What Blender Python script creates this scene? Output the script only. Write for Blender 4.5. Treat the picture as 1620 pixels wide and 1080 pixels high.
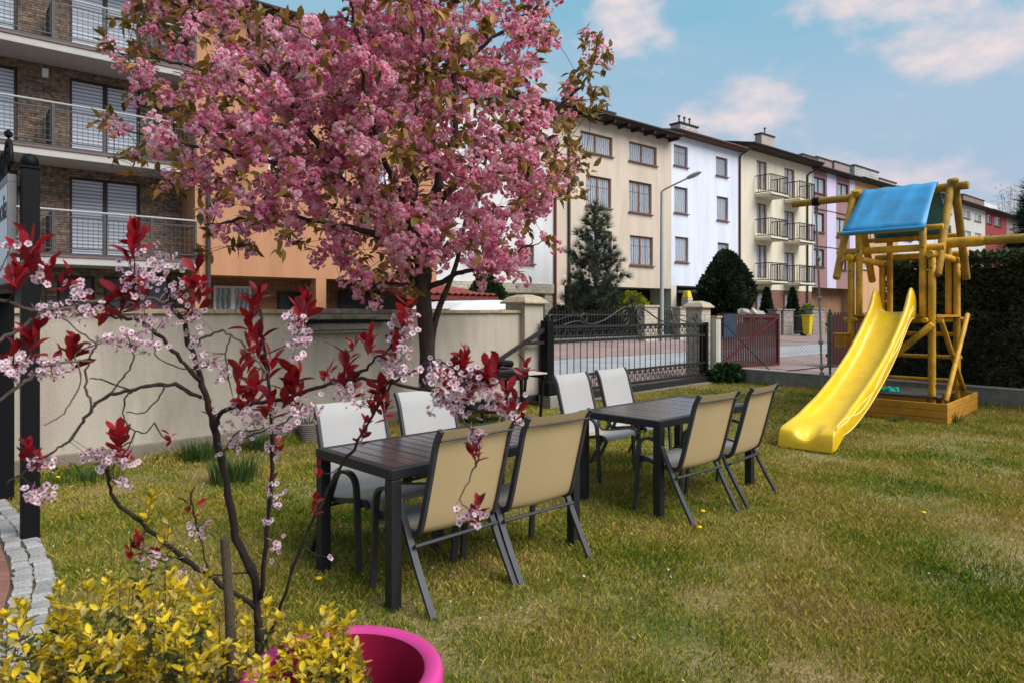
import bpy, math, random
import numpy as np
from mathutils import Vector, Matrix, Euler, Quaternion
R = math.radians
for o in list(bpy.data.objects): bpy.data.objects.remove(o)
scene = bpy.context.scene
COL = scene.collection
random.seed(7); RNG = np.random.default_rng(7)

# ------------------------------------------------------------------ camera
CAMH, FPX, HOR = 1.55, 1080.0, 495.0          # eye height, focal length in photo pixels, horizon row
cam = bpy.data.cameras.new('camera'); camo = bpy.data.objects.new('camera', cam); COL.objects.link(camo)
camo.location = (0, 0, CAMH); camo.rotation_euler = (R(90), 0, 0)
cam.sensor_width = 36; cam.lens = 24; cam.shift_y = (HOR - 540) / 1620
cam.clip_start = .05; cam.clip_end = 3000
cam.dof.use_dof = True; cam.dof.focus_distance = 5.0; cam.dof.aperture_fstop = 6.3
scene.camera = camo

# ------------------------------------------------------------------ world, sun, exposure
SUN_DIR = Vector((.78, -.42, .95)).normalized()      # towards the sun
w = bpy.data.worlds.new('World'); scene.world = w; w.use_nodes = True
nt = w.node_tree; nt.nodes.clear()
def N(t, ty, **kw):
    n = t.nodes.new(ty)
    for k, v in kw.items(): setattr(n, k, v)
    return n
def ramp(t, src, pts):
    r = N(t, 'ShaderNodeValToRGB'); e = r.color_ramp.elements
    while len(e) < len(pts): e.new(.5)
    for i, (p, c) in enumerate(pts):
        e[i].position = p; e[i].color = (c, c, c, 1) if isinstance(c, (int, float)) else (*c, 1)
    t.links.new(src, r.inputs[0]); return r
def mathn(t, op, a, b=None, clamp=False):
    m = N(t, 'ShaderNodeMath', operation=op); m.use_clamp = clamp
    for i, x in enumerate((a, b)):
        if x is None: continue
        if isinstance(x, (int, float)): m.inputs[i].default_value = x
        else: t.links.new(x, m.inputs[i])
    return m.outputs[0]
def mixc(t, f, a, b, bt='MIX'):
    m = N(t, 'ShaderNodeMix', data_type='RGBA', blend_type=bt)
    for i, x in ((0, f), (6, a), (7, b)):
        if isinstance(x, (int, float)): m.inputs[i].default_value = x
        elif isinstance(x, tuple): m.inputs[i].default_value = (*x, 1)
        else: t.links.new(x, m.inputs[i])
    return m.outputs[2]
CLOUD_LOC = (8.4, 7.9, 0.7)
def make_world():
    L = nt.links.new
    sky = N(nt, 'ShaderNodeTexSky', sky_type='NISHITA'); sky.sun_disc = False
    sky.sun_elevation = math.asin(SUN_DIR.z); sky.sun_rotation = math.atan2(SUN_DIR.x, SUN_DIR.y)
    sky.air_density = 1.0; sky.dust_density = 1.6; sky.ozone_density = 1.2; sky.altitude = 100
    tc = N(nt, 'ShaderNodeTexCoord'); sep = N(nt, 'ShaderNodeSeparateXYZ'); L(tc.outputs['Generated'], sep.inputs[0])
    zz = mathn(nt, 'MAXIMUM', sep.outputs[2], 0.0)
    def noise(scale, loc, size, det, rough, dist=0):
        mp = N(nt, 'ShaderNodeMapping'); L(tc.outputs['Generated'], mp.inputs[0]); mp.inputs['Location'].default_value = loc; mp.inputs['Scale'].default_value = scale
        n = N(nt, 'ShaderNodeTexNoise'); n.inputs['Scale'].default_value = size; n.inputs['Detail'].default_value = det; n.inputs['Roughness'].default_value = rough; n.inputs['Distortion'].default_value = dist
        L(mp.outputs[0], n.inputs['Vector']); return n.outputs[0]
    big = noise((1, 1, 2.0), CLOUD_LOC, 5.6, 12, .54, .0)
    veil = ramp(nt, noise((1, 1, 3.0), (4.2, .3, 1.1), 1.7, 6, .55), [(.36, .05), (.68, .75)])
    puff = ramp(nt, big, [(.50, 0.), (.57, .6), (.66, 1.)])
    ccol = ramp(nt, big, [(.50, (2.6, 2.9, 3.5)), (.58, (3.7, 3.35, 3.6)), (.68, (4.7, 3.9, 3.8))])
    tint = mixc(nt, .85, sky.outputs[0], (.72, 2.5, 3.3))
    low = ramp(nt, zz, [(.0, 1.), (.16, .9), (.40, .22), (.6, 0.)])
    base = mixc(nt, low.outputs[0], tint, (2.15, 2.7, 3.45))
    base = mixc(nt, mathn(nt, 'MULTIPLY', veil.outputs[0], .62), base, (2.7, 2.95, 3.6))
    fin = mixc(nt, mathn(nt, 'MULTIPLY', puff.outputs[0], ramp(nt, zz, [(.08, .55), (.34, .92)]).outputs[0]), base, ccol.outputs[0])
    bg = N(nt, 'ShaderNodeBackground'); bg.inputs[1].default_value = .125
    out = N(nt, 'ShaderNodeOutputWorld'); L(fin, bg.inputs[0]); L(bg.outputs[0], out.inputs[0])
make_world()
sun = bpy.data.lights.new('sun', 'SUN'); sun.energy = 3.0; sun.angle = R(45); sun.color = (1, .965, .92)
suno = bpy.data.objects.new('sun', sun); COL.objects.link(suno); suno.location = SUN_DIR * 40
suno.rotation_euler = SUN_DIR.to_track_quat('Z', 'Y').to_euler()
vs = scene.view_settings; vs.view_transform = 'Standard'; vs.look = 'None'; vs.gamma = 1; vs.exposure = 0.68; vs.use_curve_mapping = False

# ------------------------------------------------------------------ pixel helpers (a pixel gives a direction only)
def G(px, py, z=0):                    # where the ray meets the level z
    Y = FPX * (CAMH - z) / (py - HOR); return Vector(((px - 810) / FPX * Y, Y, z))
def P(px, py, Y):                      # point of the ray at depth Y
    return Vector(((px - 810) / FPX * Y, Y, CAMH + (HOR - py) * Y / FPX))
SO = Vector((-10.4, 17.8)); SU = Vector((math.cos(R(40)), math.sin(R(40)))); SN = Vector((-math.sin(R(40)), math.cos(R(40))))
def fs(px, n):                         # street frame: distance along the street at offset n
    a = (px - 810) / FPX; o = SO + SN * n
    return (a * o.y - o.x) / (SU.x - a * SU.y)
def fy(px, n): return (SO + SN * n + SU * fs(px, n)).y
def fz(px, py, n): return CAMH + (HOR - py) * fy(px, n) / FPX
def st(s, n, z=0): v = SO + SU * s + SN * n; return Vector((v.x, v.y, z))

# ------------------------------------------------------------------ scene helpers
def tag(o, label=None, cat=None, group=None, kind=None):
    if label: o['label'] = label
    if cat: o['category'] = cat
    if group: o['group'] = group
    if kind: o['kind'] = kind
    return o
def empty(name, loc=(0, 0, 0), rz=0, label=None, cat=None, group=None):
    o = bpy.data.objects.new(name, None); COL.objects.link(o); o.location = loc; o.rotation_euler = (0, 0, rz)
    o.empty_display_size = .1
    return tag(o, label, cat, group)
def link(name, me, parent=None, M=None):
    o = bpy.data.objects.new(name, me); COL.objects.link(o)
    if parent is not None: o.parent = parent
    if M is not None: o.matrix_local = M
    return o
def copy_tree(o, parent=None):
    c = o.copy(); COL.objects.link(c)
    if parent is not None: c.parent = parent
    for ch in KIDS.get(o.name, []) if False else list(o.children): copy_tree(ch, c)
    return c
def perp(d):
    a = Vector((0, 0, 1)) if abs(d.z) < .9 else Vector((1, 0, 0))
    u = d.cross(a).normalized(); return u, u.cross(d).normalized()
class MB:
    def __init__(s): s.v = []; s.f = []; s.mi = []
    def add(s, vs, fs_, mi=0):
        b = len(s.v); s.v += [tuple(x) for x in vs]; s.f += [tuple(b + i for i in f) for f in fs_]; s.mi += [mi] * len(fs_); return s
    def box(s, x0, x1, y0, y1, z0, z1, mi=0):
        return s.add([(x0, y0, z0), (x1, y0, z0), (x1, y1, z0), (x0, y1, z0), (x0, y0, z1), (x1, y0, z1), (x1, y1, z1), (x0, y1, z1)],
                     [(0, 3, 2, 1), (4, 5, 6, 7), (0, 1, 5, 4), (1, 2, 6, 5), (2, 3, 7, 6), (3, 0, 4, 7)], mi)
    def bar(s, p0, p1, wd, ht, side=None):
        p0, p1 = Vector(p0), Vector(p1); d = (p1 - p0).normalized()
        if side is None: u, v = perp(d)
        else: u = Vector(side); u = (u - d * u.dot(d)).normalized(); v = u.cross(d)
        q = [u * (a * wd / 2) + v * (b * ht / 2) for a, b in ((-1, -1), (1, -1), (1, 1), (-1, 1))]
        s.add([p0 + x for x in q] + [p1 + x for x in q], [(3, 2, 1, 0), (4, 5, 6, 7), (0, 1, 5, 4), (1, 2, 6, 5), (2, 3, 7, 6), (3, 0, 4, 7)]); return s
    def tube(s, pts, r, n=8, cap=True):
        pts = [Vector(p) for p in pts]; m = len(pts)
        rs = list(r) if hasattr(r, '__len__') else [r] * m
        b = len(s.v); u = None
        for i, p in enumerate(pts):
            d = (pts[min(i + 1, m - 1)] - pts[max(i - 1, 0)])
            d = d.normalized() if d.length > 1e-9 else Vector((0, 0, 1))
            if u is None: u = perp(d)[0]
            else:
                u = u - d * u.dot(d); u = u.normalized() if u.length > 1e-6 else perp(d)[0]
            v = d.cross(u)
            for k in range(n):
                a = 2 * math.pi * k / n; s.v.append(tuple(p + (u * math.cos(a) + v * math.sin(a)) * rs[i]))
        fs_ = []
        for i in range(m - 1):
            for k in range(n): fs_.append((b + i * n + k, b + i * n + (k + 1) % n, b + (i + 1) * n + (k + 1) % n, b + (i + 1) * n + k))
        if cap: fs_ += [tuple(b + k for k in reversed(range(n))), tuple(b + (m - 1) * n + k for k in range(n))]
        s.f += fs_; s.mi += [0] * len(fs_); return s
    def sweep(s, pts, wd, th, side):          # flat bar swept along a curve, width along `side`
        pts = [Vector(p) for p in pts]; m = len(pts); side = Vector(side); b = len(s.v)
        for i, p in enumerate(pts):
            d = (pts[min(i + 1, m - 1)] - pts[max(i - 1, 0)]).normalized(); t = side.cross(d).normalized()
            for a, c in ((-1, -1), (1, -1), (1, 1), (-1, 1)): s.v.append(tuple(p + side * (a * wd / 2) + t * (c * th / 2)))
        fs_ = [(b + i * 4 + k, b + i * 4 + (k + 1) % 4, b + i * 4 + 4 + (k + 1) % 4, b + i * 4 + 4 + k) for i in range(m - 1) for k in range(4)]
        fs_ += [(b + 3, b + 2, b + 1, b), tuple(b + (m - 1) * 4 + k for k in range(4))]
        s.f += fs_; s.mi += [0] * len(fs_); return s
    def lathe(s, prof, n=16, c=(0, 0, 0), sx=1, sy=1):
        b = len(s.v)
        for r, z in prof:
            for k in range(n):
                a = 2 * math.pi * k / n; s.v.append((c[0] + math.cos(a) * r * sx, c[1] + math.sin(a) * r * sy, c[2] + z))
        fs_ = [(b + i * n + k, b + i * n + (k + 1) % n, b + (i + 1) * n + (k + 1) % n, b + (i + 1) * n + k) for i in range(len(prof) - 1) for k in range(n)]
        fs_ += [tuple(b + k for k in reversed(range(n))), tuple(b + (len(prof) - 1) * n + k for k in range(n))]
        s.f += fs_; s.mi += [0] * len(fs_); return s
    def prism(s, poly, y0, y1, plane='xz'):   # poly in x,z extruded along y (or x,y along z)
        n = len(poly)
        mk = (lambda a, c, t: (a, t, c)) if plane == 'xz' else (lambda a, c, t: (a, c, t))
        return s.add([mk(a, c, y0) for a, c in poly] + [mk(a, c, y1) for a, c in poly],
                     [tuple(range(n)), tuple(reversed(range(n, 2 * n)))] + [(i, n + i, n + (i + 1) % n, (i + 1) % n) for i in range(n)])
    def mesh(s, name, mats, smooth=False):
        me = bpy.data.meshes.new(name); me.from_pydata(s.v, [], s.f)
        for m in (mats if isinstance(mats, (list, tuple)) else [mats]): me.materials.append(m)
        if any(s.mi): me.polygons.foreach_set('material_index', s.mi)
        if smooth: me.polygons.foreach_set('use_smooth', [True] * len(s.f))
        me.validate(); me.update(); return me
    def build(s, name, mats, parent=None, smooth=False, bevel=0, M=None):
        o = link(name, s.mesh(name, mats, smooth), parent, M)
        if bevel:
            b = o.modifiers.new('bevel', 'BEVEL'); b.width = bevel; b.segments = 2; b.limit_method = 'ANGLE'; b.angle_limit = R(40)
        if smooth and smooth != 'all':
            try: o.data.set_sharp_from_angle(angle=R(42))
            except Exception: pass
        return o
def fast_mesh(name, V, F, mats, smooth=False):
    """V (n,3) array, F (m,k) array of equal-sized faces"""
    me = bpy.data.meshes.new(name); k = F.shape[1]
    me.vertices.add(len(V)); me.vertices.foreach_set('co', np.ascontiguousarray(V, dtype=np.float32).ravel())
    me.loops.add(F.size); me.loops.foreach_set('vertex_index', np.ascontiguousarray(F, dtype=np.int32).ravel())
    me.polygons.add(len(F)); me.polygons.foreach_set('loop_start', np.arange(0, F.size, k, dtype=np.int32))
    try: me.polygons.foreach_set('loop_total', np.full(len(F), k, dtype=np.int32))
    except Exception: pass
    if smooth: me.polygons.foreach_set('use_smooth', np.ones(len(F), dtype=bool))
    me.materials.append(mats); me.update(calc_edges=True); return me
def scatter(name, tv, tf, Ms, mat, smooth=False):
    """copies of a template (tv verts, tf faces) under the 4x4 matrices Ms, joined in one mesh"""
    tv = np.asarray(tv, float); tf = np.asarray(tf, int); Ms = np.asarray(Ms, float)
    V = np.einsum('nij,vj->nvi', Ms[:, :3, :3], tv) + Ms[:, None, :3, 3]
    F = tf[None] + (np.arange(len(Ms)) * len(tv))[:, None, None]
    return fast_mesh(name, V.reshape(-1, 3), F.reshape(-1, tf.shape[1]), mat, smooth)
def rand_rots(n, tilt=None):
    """random rotation matrices (n,3,3); tilt: z axis spread around +Z"""
    q = RNG.normal(size=(n, 4)); q /= np.linalg.norm(q, axis=1)[:, None]
    w_, x, y, z = q.T
    return np.stack([1 - 2 * (y * y + z * z), 2 * (x * y - z * w_), 2 * (x * z + y * w_), 2 * (x * y + z * w_), 1 - 2 * (x * x + z * z), 2 * (y * z - x * w_),
                     2 * (x * z - y * w_), 2 * (y * z + x * w_), 1 - 2 * (x * x + y * y)], 1).reshape(-1, 3, 3)
def frames(dirs, roll=None):
    """matrices (n,3,3) whose x axis is dirs, random roll"""
    d = dirs / np.linalg.norm(dirs, axis=1)[:, None]; n = len(d)
    a = RNG.normal(size=(n, 3)) if roll is None else roll
    y = np.cross(a, d); y /= np.linalg.norm(y, axis=1)[:, None] + 1e-9
    z = np.cross(d, y); return np.stack([d, y, z], 2)
def mats44(rot, loc, sc):
    n = len(loc); M = np.zeros((n, 4, 4)); M[:, 3, 3] = 1
    M[:, :3, :3] = rot * np.asarray(sc).reshape(n, 1, 1); M[:, :3, 3] = loc; return M
def catmull(pts, k=6):
    pts = [Vector(p) for p in pts]; q = [pts[0] * 2 - pts[1]] + pts + [pts[-1] * 2 - pts[-2]]; out = []
    for i in range(1, len(q) - 2):
        for j in range(k):
            t = j / k; a, b, c, d = q[i - 1], q[i], q[i + 1], q[i + 2]
            out.append(.5 * ((2 * b) + (c - a) * t + (2 * a - 5 * b + 4 * c - d) * t * t + (3 * b - a - 3 * c + d) * t ** 3))
    return out + [pts[-1]]

# ------------------------------------------------------------------ materials
def C(h):
    h = h.lstrip('#'); r = [int(h[i:i + 2], 16) / 255 for i in (0, 2, 4)]
    return tuple(x / 12.92 if x < .04045 else ((x + .055) / 1.055) ** 2.4 for x in r)
def sc(c, k): return tuple(max(0, min(1, x * k)) for x in c)
def newmat(name):
    m = bpy.data.materials.new(name); m.use_nodes = True; t = m.node_tree; return m, t, t.nodes['Principled BSDF']
def pm(name, col, rough=.8, var=.14, scale=6, bump=0, bscale=60, spec=.3, metal=0, island=0, island2=None, dirt=None, dscale=2, damt=.5, trans=0, stretch=None, coat=0):
    """procedural material: noise-varied colour, optional per-piece variation, worn patches (dirt), fine relief"""
    m, t, b = newmat(name); L = t.links.new
    tc = N(t, 'ShaderNodeTexCoord'); vec = tc.outputs['Object']
    if stretch:
        mp = N(t, 'ShaderNodeMapping'); mp.inputs['Scale'].default_value = stretch; L(vec, mp.inputs[0]); vec = mp.outputs[0]
    n = N(t, 'ShaderNodeTexNoise'); n.inputs['Scale'].default_value = scale; n.inputs['Detail'].default_value = 6; n.inputs['Roughness'].default_value = .65; L(vec, n.inputs['Vector'])
    r = ramp(t, n.outputs[0], [(.28, sc(col, 1 - var)), (.72, sc(col, 1 + var))]); c = r.outputs[0]
    if island or island2:
        g = N(t, 'ShaderNodeNewGeometry'); oi = N(t, 'ShaderNodeObjectInfo')
        rnd = mathn(t, 'FRACT', mathn(t, 'ADD', g.outputs['Random Per Island'], oi.outputs['Random']))
        if island2:
            rr = ramp(t, rnd, [(i / (len(island2) - 1), x) for i, x in enumerate(island2)]); c = mixc(t, .85, c, rr.outputs[0])
        if island:
            k = N(t, 'ShaderNodeMapRange'); k.inputs[3].default_value = 1 - island; k.inputs[4].default_value = 1 + island
            L(mathn(t, 'FRACT', mathn(t, 'MULTIPLY', rnd, 7.31)), k.inputs[0])
            v = N(t, 'ShaderNodeVectorMath', operation='SCALE'); L(c, v.inputs[0]); L(k.outputs[0], v.inputs['Scale']); c = v.outputs[0]
    if dirt:
        n2 = N(t, 'ShaderNodeTexNoise'); n2.inputs['Scale'].default_value = dscale; n2.inputs['Detail'].default_value = 8; n2.inputs['Roughness'].default_value = .7; L(vec, n2.inputs['Vector'])
        f = ramp(t, n2.outputs[0], [(.46, 0.), (.68, 1.)]); c = mixc(t, mathn(t, 'MULTIPLY', f.outputs[0], damt), c, dirt)
    L(c, b.inputs['Base Color']); b.inputs['Roughness'].default_value = rough; b.inputs['Specular IOR Level'].default_value = spec; b.inputs['Metallic'].default_value = metal
    if coat: b.inputs['Coat Weight'].default_value = coat; b.inputs['Coat Roughness'].default_value = .25
    if bump:
        nb = N(t, 'ShaderNodeTexNoise'); nb.inputs['Scale'].default_value = bscale; nb.inputs['Detail'].default_value = 4; L(vec, nb.inputs['Vector'])
        bp = N(t, 'ShaderNodeBump'); bp.inputs['Strength'].default_value = bump; bp.inputs['Distance'].default_value = .02; L(nb.outputs[0], bp.inputs['Height']); L(bp.outputs[0], b.inputs['Normal'])
    if trans:                                   # thin leaves and petals let light through
        tr = N(t, 'ShaderNodeBsdfTranslucent'); L(c, tr.inputs[0]); mx = N(t, 'ShaderNodeMixShader'); mx.inputs[0].default_value = trans
        L(b.outputs[0], mx.inputs[1]); L(tr.outputs[0], mx.inputs[2]); L(mx.outputs[0], t.nodes['Material Output'].inputs[0])
    return m
# ------------------------------------------------------------------ shared materials
M_BLACK = pm('black_paint', (.004, .004, .005), .6, .2, 20, spec=.16, bump=.08, bscale=120)
M_IRON = pm('wrought_iron', (.016, .016, .018), .5, .25, 30, spec=.4, dirt=(.05, .03, .02), dscale=9, damt=.35)
M_CONC = pm('concrete', (.24, .225, .2), .9, .2, 9, bump=.4, bscale=70, dirt=(.08, .075, .06), dscale=3, damt=.6)
M_WHITEP = pm('white_plastic_frame', (.75, .75, .76), .4, .05, 5)
M_BROWNF = pm('brown_window_frame', (.20, .085, .04), .5, .2, 14, stretch=(1, 1, .2))
M_DARKF = pm('dark_window_frame', (.045, .025, .02), .45, .15, 10)
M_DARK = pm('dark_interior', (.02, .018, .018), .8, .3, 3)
M_CREAMPAINT = pm('cream_trim', (.62, .55, .44), .8, .06, 4, bump=.1)
M_SILL = pm('brown_sill', (.17, .09, .06), .5, .15, 8)
def glass_mat(name, col, rough=.06, curtain=None):
    m, t, b = newmat(name); L = t.links.new
    tc = N(t, 'ShaderNodeTexCoord'); wv = N(t, 'ShaderNodeTexWave'); wv.inputs['Scale'].default_value = curtain[1] if curtain else 3
    wv.wave_type = 'BANDS'; wv.bands_direction = curtain[2] if curtain else 'X'; wv.inputs['Distortion'].default_value = curtain[3] if curtain else 3; wv.inputs['Detail'].default_value = 2
    L(tc.outputs['Object'], wv.inputs['Vector'])
    oi = N(t, 'ShaderNodeObjectInfo'); k = N(t, 'ShaderNodeMapRange'); k.inputs[3].default_value = .75; k.inputs[4].default_value = 1.15; L(oi.outputs['Random'], k.inputs[0])
    rp = ramp(t, wv.outputs[0], [(.12, sc(col, .42)), (.4, sc(col, .85)), (.8, sc(col, 1.15))] if curtain else [(.0, sc(col, .9)), (1., col)])
    v = N(t, 'ShaderNodeVectorMath', operation='SCALE'); L(rp.outputs[0], v.inputs[0]); L(k.outputs[0], v.inputs['Scale'])
    L(v.outputs[0], b.inputs['Base Color']); b.inputs['Roughness'].default_value = .5
    b.inputs['Coat Weight'].default_value = 1; b.inputs['Coat Roughness'].default_value = rough; b.inputs['Specular IOR Level'].default_value = .3
    return m
M_PANE = glass_mat('curtained_pane', (.36, .39, .45), curtain=(1, 2.2, 'X', 5.5))
M_PANEDARK = glass_mat('dark_pane', (.05, .055, .065))
M_BLIND = glass_mat('pane_with_white_blind', (.56, .60, .68), .12, curtain=(1, 3.2, 'Z', .15))

# ------------------------------------------------------------------ terrain sheets
def poly_obj(name, pts, mat, kind='structure', parent=None):
    me = bpy.data.meshes.new(name); me.from_pydata([tuple(p) for p in pts], [], [tuple(range(len(pts)))]); me.materials.append(mat); me.update()
    if me.polygons[0].normal.z < 0: me.flip_normals()
    o = link(name, me, parent)
    if kind: o['kind'] = kind
    return o
def paver_mat(name, c1, c2, cm, bw, bh, rot=0, bump=.3):
    m, t, b = newmat(name); L = t.links.new
    tc = N(t, 'ShaderNodeTexCoord'); mp = N(t, 'ShaderNodeMapping'); mp.inputs['Rotation'].default_value = (0, 0, rot); L(tc.outputs['Object'], mp.inputs[0])
    br = N(t, 'ShaderNodeTexBrick'); L(mp.outputs[0], br.inputs['Vector']); br.inputs['Scale'].default_value = 1; br.inputs['Brick Width'].default_value = bw; br.inputs['Row Height'].default_value = bh
    br.inputs['Mortar Size'].default_value = .006; br.inputs['Color1'].default_value = (*c1, 1); br.inputs['Color2'].default_value = (*c2, 1); br.inputs['Mortar'].default_value = (*cm, 1)
    n = N(t, 'ShaderNodeTexNoise'); n.inputs['Scale'].default_value = .9; n.inputs['Detail'].default_value = 8; L(tc.outputs['Object'], n.inputs['Vector'])
    r = ramp(t, n.outputs[0], [(.3, .75), (.7, 1.1)]); c = mixc(t, 1., br.outputs[0], r.outputs[0], 'MULTIPLY'); L(c, b.inputs['Base Color']); b.inputs['Roughness'].default_value = .85
    bp = N(t, 'ShaderNodeBump'); bp.inputs['Strength'].default_value = bump; bp.inputs['Distance'].default_value = .01; L(br.outputs['Fac'], bp.inputs['Height']); bp.invert = True; L(bp.outputs[0], b.inputs['Normal'])
    return m
M_PINKPAVE = paver_mat('pink_block_paving', (.33, .215, .20), (.28, .19, .175), (.17, .14, .13), .2, .1, R(40))
M_GREYPAVE = paver_mat('grey_block_paving', (.36, .36, .37), (.31, .315, .33), (.2, .2, .2), .2, .1, R(40))
M_SOIL = pm('soil', (.09, .065, .045), .95, .4, 5, bump=.8, bscale=40)
M_FIELD = pm('rough_ground', (.11, .12, .06), .95, .3, .6, bump=.6, bscale=8)

gsheet = poly_obj('ground', [(-900, -300, -.08), (900, -300, -.08), (900, 1500, -.08), (-900, 1500, -.08)], M_FIELD)
def sz(n): return .05 + max(0, n + 11) * .05          # the street climbs gently towards the houses
def strip(name, n0, n1, mat, s0=-22, s1=150, lift=0):
    a, b = st(s0, n0, sz(n0) + lift), st(s1, n0, sz(n0) + lift); c, d = st(s1, n1, sz(n1) + lift), st(s0, n1, sz(n1) + lift)
    return poly_obj(name, [a, b, c, d], mat)
strip('pavement', -11.25, -9.25, M_PINKPAVE)
strip('road', -9.15, -6.7, M_GREYPAVE, lift=-.012)
strip('far_pavement', -6.6, -3.0, M_PINKPAVE)
kerb = MB()
for n in (-9.2, -6.65):
    a, b = st(-22, n, sz(n) - .03), st(150, n, sz(n) - .03); kerb.bar(a, b, .1, .09)
kerb.build('kerb', M_CONC)['kind'] = 'structure'
poly_obj('plots', [st(-22, -3.0, .455), st(150, -3.0, .455), st(150, 30, .6), st(-22, 30, .6)], M_FIELD)

# garden lines
WP = Vector((.333, 11.6)); WD = Vector((math.sin(R(43)), math.cos(R(43)))); WN = Vector((-WD.y, WD.x))
GA = Vector((.60, 11.52)); GB = Vector((4.38, 15.36))
F0 = Vector((4.74, 15.66)); FD = Vector((.597, -.802)).normalized(); FN = Vector((-FD.y, FD.x))     # FN points away from the garden
poly_obj('driveway', [(F0.x, F0.y, .03), (st(25.5, -11.2).x, st(25.5, -11.2).y, .046), (30, 31.5, .046), (40, 10, .03), (F0 + FD * 12).to_3d() + Vector((0, 0, .03))], M_PINKPAVE)

def lawn_mat():
    m, t, b = newmat('lawn_turf'); L = t.links.new
    tc = N(t, 'ShaderNodeTexCoord'); v = tc.outputs['Object']
    def nz(s, d=6, r=.6):
        n = N(t, 'ShaderNodeTexNoise'); n.inputs['Scale'].default_value = s; n.inputs['Detail'].default_value = d; n.inputs['Roughness'].default_value = r; L(v, n.inputs['Vector']); return n.outputs[0]
    a = ramp(t, nz(1.1), [(.34, (.09, .115, .028)), (.46, (.19, .17, .05)), (.60, (.32, .23, .11)), (.74, (.24, .155, .085))])
    f = ramp(t, nz(38, 4, .75), [(.3, .45), (.7, 1.35)])
    L(mixc(t, 1., a.outputs[0], f.outputs[0], 'MULTIPLY'), b.inputs['Base Color']); b.inputs['Roughness'].default_value = .95; b.inputs['Specular IOR Level'].default_value = .1
    bp = N(t, 'ShaderNodeBump'); bp.inputs['Strength'].default_value = .9; bp.inputs['Distance'].default_value = .02; L(nz(60, 3), bp.inputs['Height']); L(bp.outputs[0], b.inputs['Normal'])
    return m
EDGE = catmull([(-4.6, 6.1, 0), (-4.05, 5.5, 0), (-3.55, 5.02, 0), (-3.19, 4.62, 0), (-2.75, 4.1, 0), (-2.5, 3.72, 0), (-2.3, 3.38, 0), (-2.12, 3.05, 0), (-1.95, 2.7, 0), (-1.75, 2.2, 0), (-1.6, 1.4, 0), (-1.6, -2, 0)], 6)
wl = lambda t: (WP - WD * t)
LAWN = [(p.x, p.y) for p in EDGE] + [(12, -2), (12, 6.0)] + [tuple(F0 + FD * 8.5), tuple(F0)] + [tuple(GB + Vector((.2, .2))), tuple(WP + WD * .3 + WN * .2), tuple(wl(8) + WN * .1)]
lawn = poly_obj('lawn', [(x, y, 0) for x, y in LAWN], lawn_mat())
LAWN_T = lawn['kind']

def inside(poly, X, Y):
    r = np.zeros(len(X), bool); n = len(poly); j = n - 1
    for i in range(n):
        xi, yi = poly[i]; xj, yj = poly[j]
        c = ((yi > Y) != (yj > Y)) & (X < (xj - xi) * (Y - yi) / (yj - yi + 1e-12) + xi); r ^= c; j = i
    return r
def vnoise(X, Y, s, seed):                      # cheap smooth value noise
    rg = np.random.default_rng(seed); T = rg.random((64, 64)); x = X * s + 31.7; y = Y * s + 17.3
    xi = np.floor(x).astype(int); yi = np.floor(y).astype(int); fx = x - xi; fy_ = y - yi; fx = fx * fx * (3 - 2 * fx); fy_ = fy_ * fy_ * (3 - 2 * fy_)
    g = lambda a, b: T[a % 64, b % 64]
    return (g(xi, yi) * (1 - fx) + g(xi + 1, yi) * fx) * (1 - fy_) + (g(xi, yi + 1) * (1 - fx) + g(xi + 1, yi + 1) * fx) * fy_

# ------------------------------------------------------------------ path: red bricks and a double row of granite setts along the lawn
M_SETT = pm('granite_sett', (.30, .285, .275), .85, .35, 60, bump=.35, bscale=160, island=.22)
M_BRICKRED = pm('red_paving_brick', (.22, .10, .075), .85, .2, 18, bump=.3, bscale=80, island=.15)
path = poly_obj('path', [(p.x, p.y, .004) for p in EDGE] + [(-9, -2, .004), (-9, 6.1, .004)], M_SOIL)
sett_me = []
for k in range(4):
    b = MB(); j = lambda a: random.uniform(-a, a); hx, hy = .046, .043
    top = [(-hx * .92 + j(.007), -hy * .92 + j(.006)), (hx * .92 + j(.007), -hy * .92 + j(.006)), (hx * .92 + j(.007), hy * .92 + j(.006)), (-hx * .92 + j(.007), hy * .92 + j(.006))]
    bot = [(-hx, -hy), (hx, -hy), (hx, hy), (-hx, hy)]
    b.add([(x, y, -.03) for x, y in bot] + [(x, y, .012 + j(.003)) for x, y in bot] + [(x, y, .02 + j(.003)) for x, y in top],
          [(0, 1, 5, 4), (1, 2, 6, 5), (2, 3, 7, 6), (3, 0, 4, 7), (4, 5, 9, 8), (5, 6, 10, 9), (6, 7, 11, 10), (7, 4, 8, 11), (8, 9, 10, 11)])
    sett_me.append(b.mesh('granite_sett', M_SETT, False))
def along(pts, step):
    d = 0; out = []; nxt = 0
    for a, b in zip(pts, pts[1:]):
        l = (b - a).length
        while nxt <= d + l: t = (nxt - d) / l; out.append((a.lerp(b, t), (b - a).normalized())); nxt += step
        d += l
    return out
for row in (0, 1):
    for p, d in along(EDGE, .106):
        if p.y < 2.2: continue
        nrm = Vector((-d.y, d.x, 0)); nrm = nrm if nrm.x < 0 else -nrm
        q = p + nrm * (.05 + row * .1 + random.uniform(-.006, .006)) + d * (row * .045 + random.uniform(-.008, .008))
        a = math.atan2(nrm.y, nrm.x) + random.uniform(-.09, .09)
        link('granite_sett', random.choice(sett_me), path, Matrix.Translation((q.x, q.y, random.uniform(-.009, .006))) @ Matrix.Rotation(a, 4, 'Z') @ Matrix.Diagonal((random.uniform(.92, 1.08), random.uniform(.9, 1.04), 1, 1)))
bb = MB().box(-.098, .098, -.047, .047, -.03, .014); brick_me = bb.mesh('paving_brick', M_BRICKRED)
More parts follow.
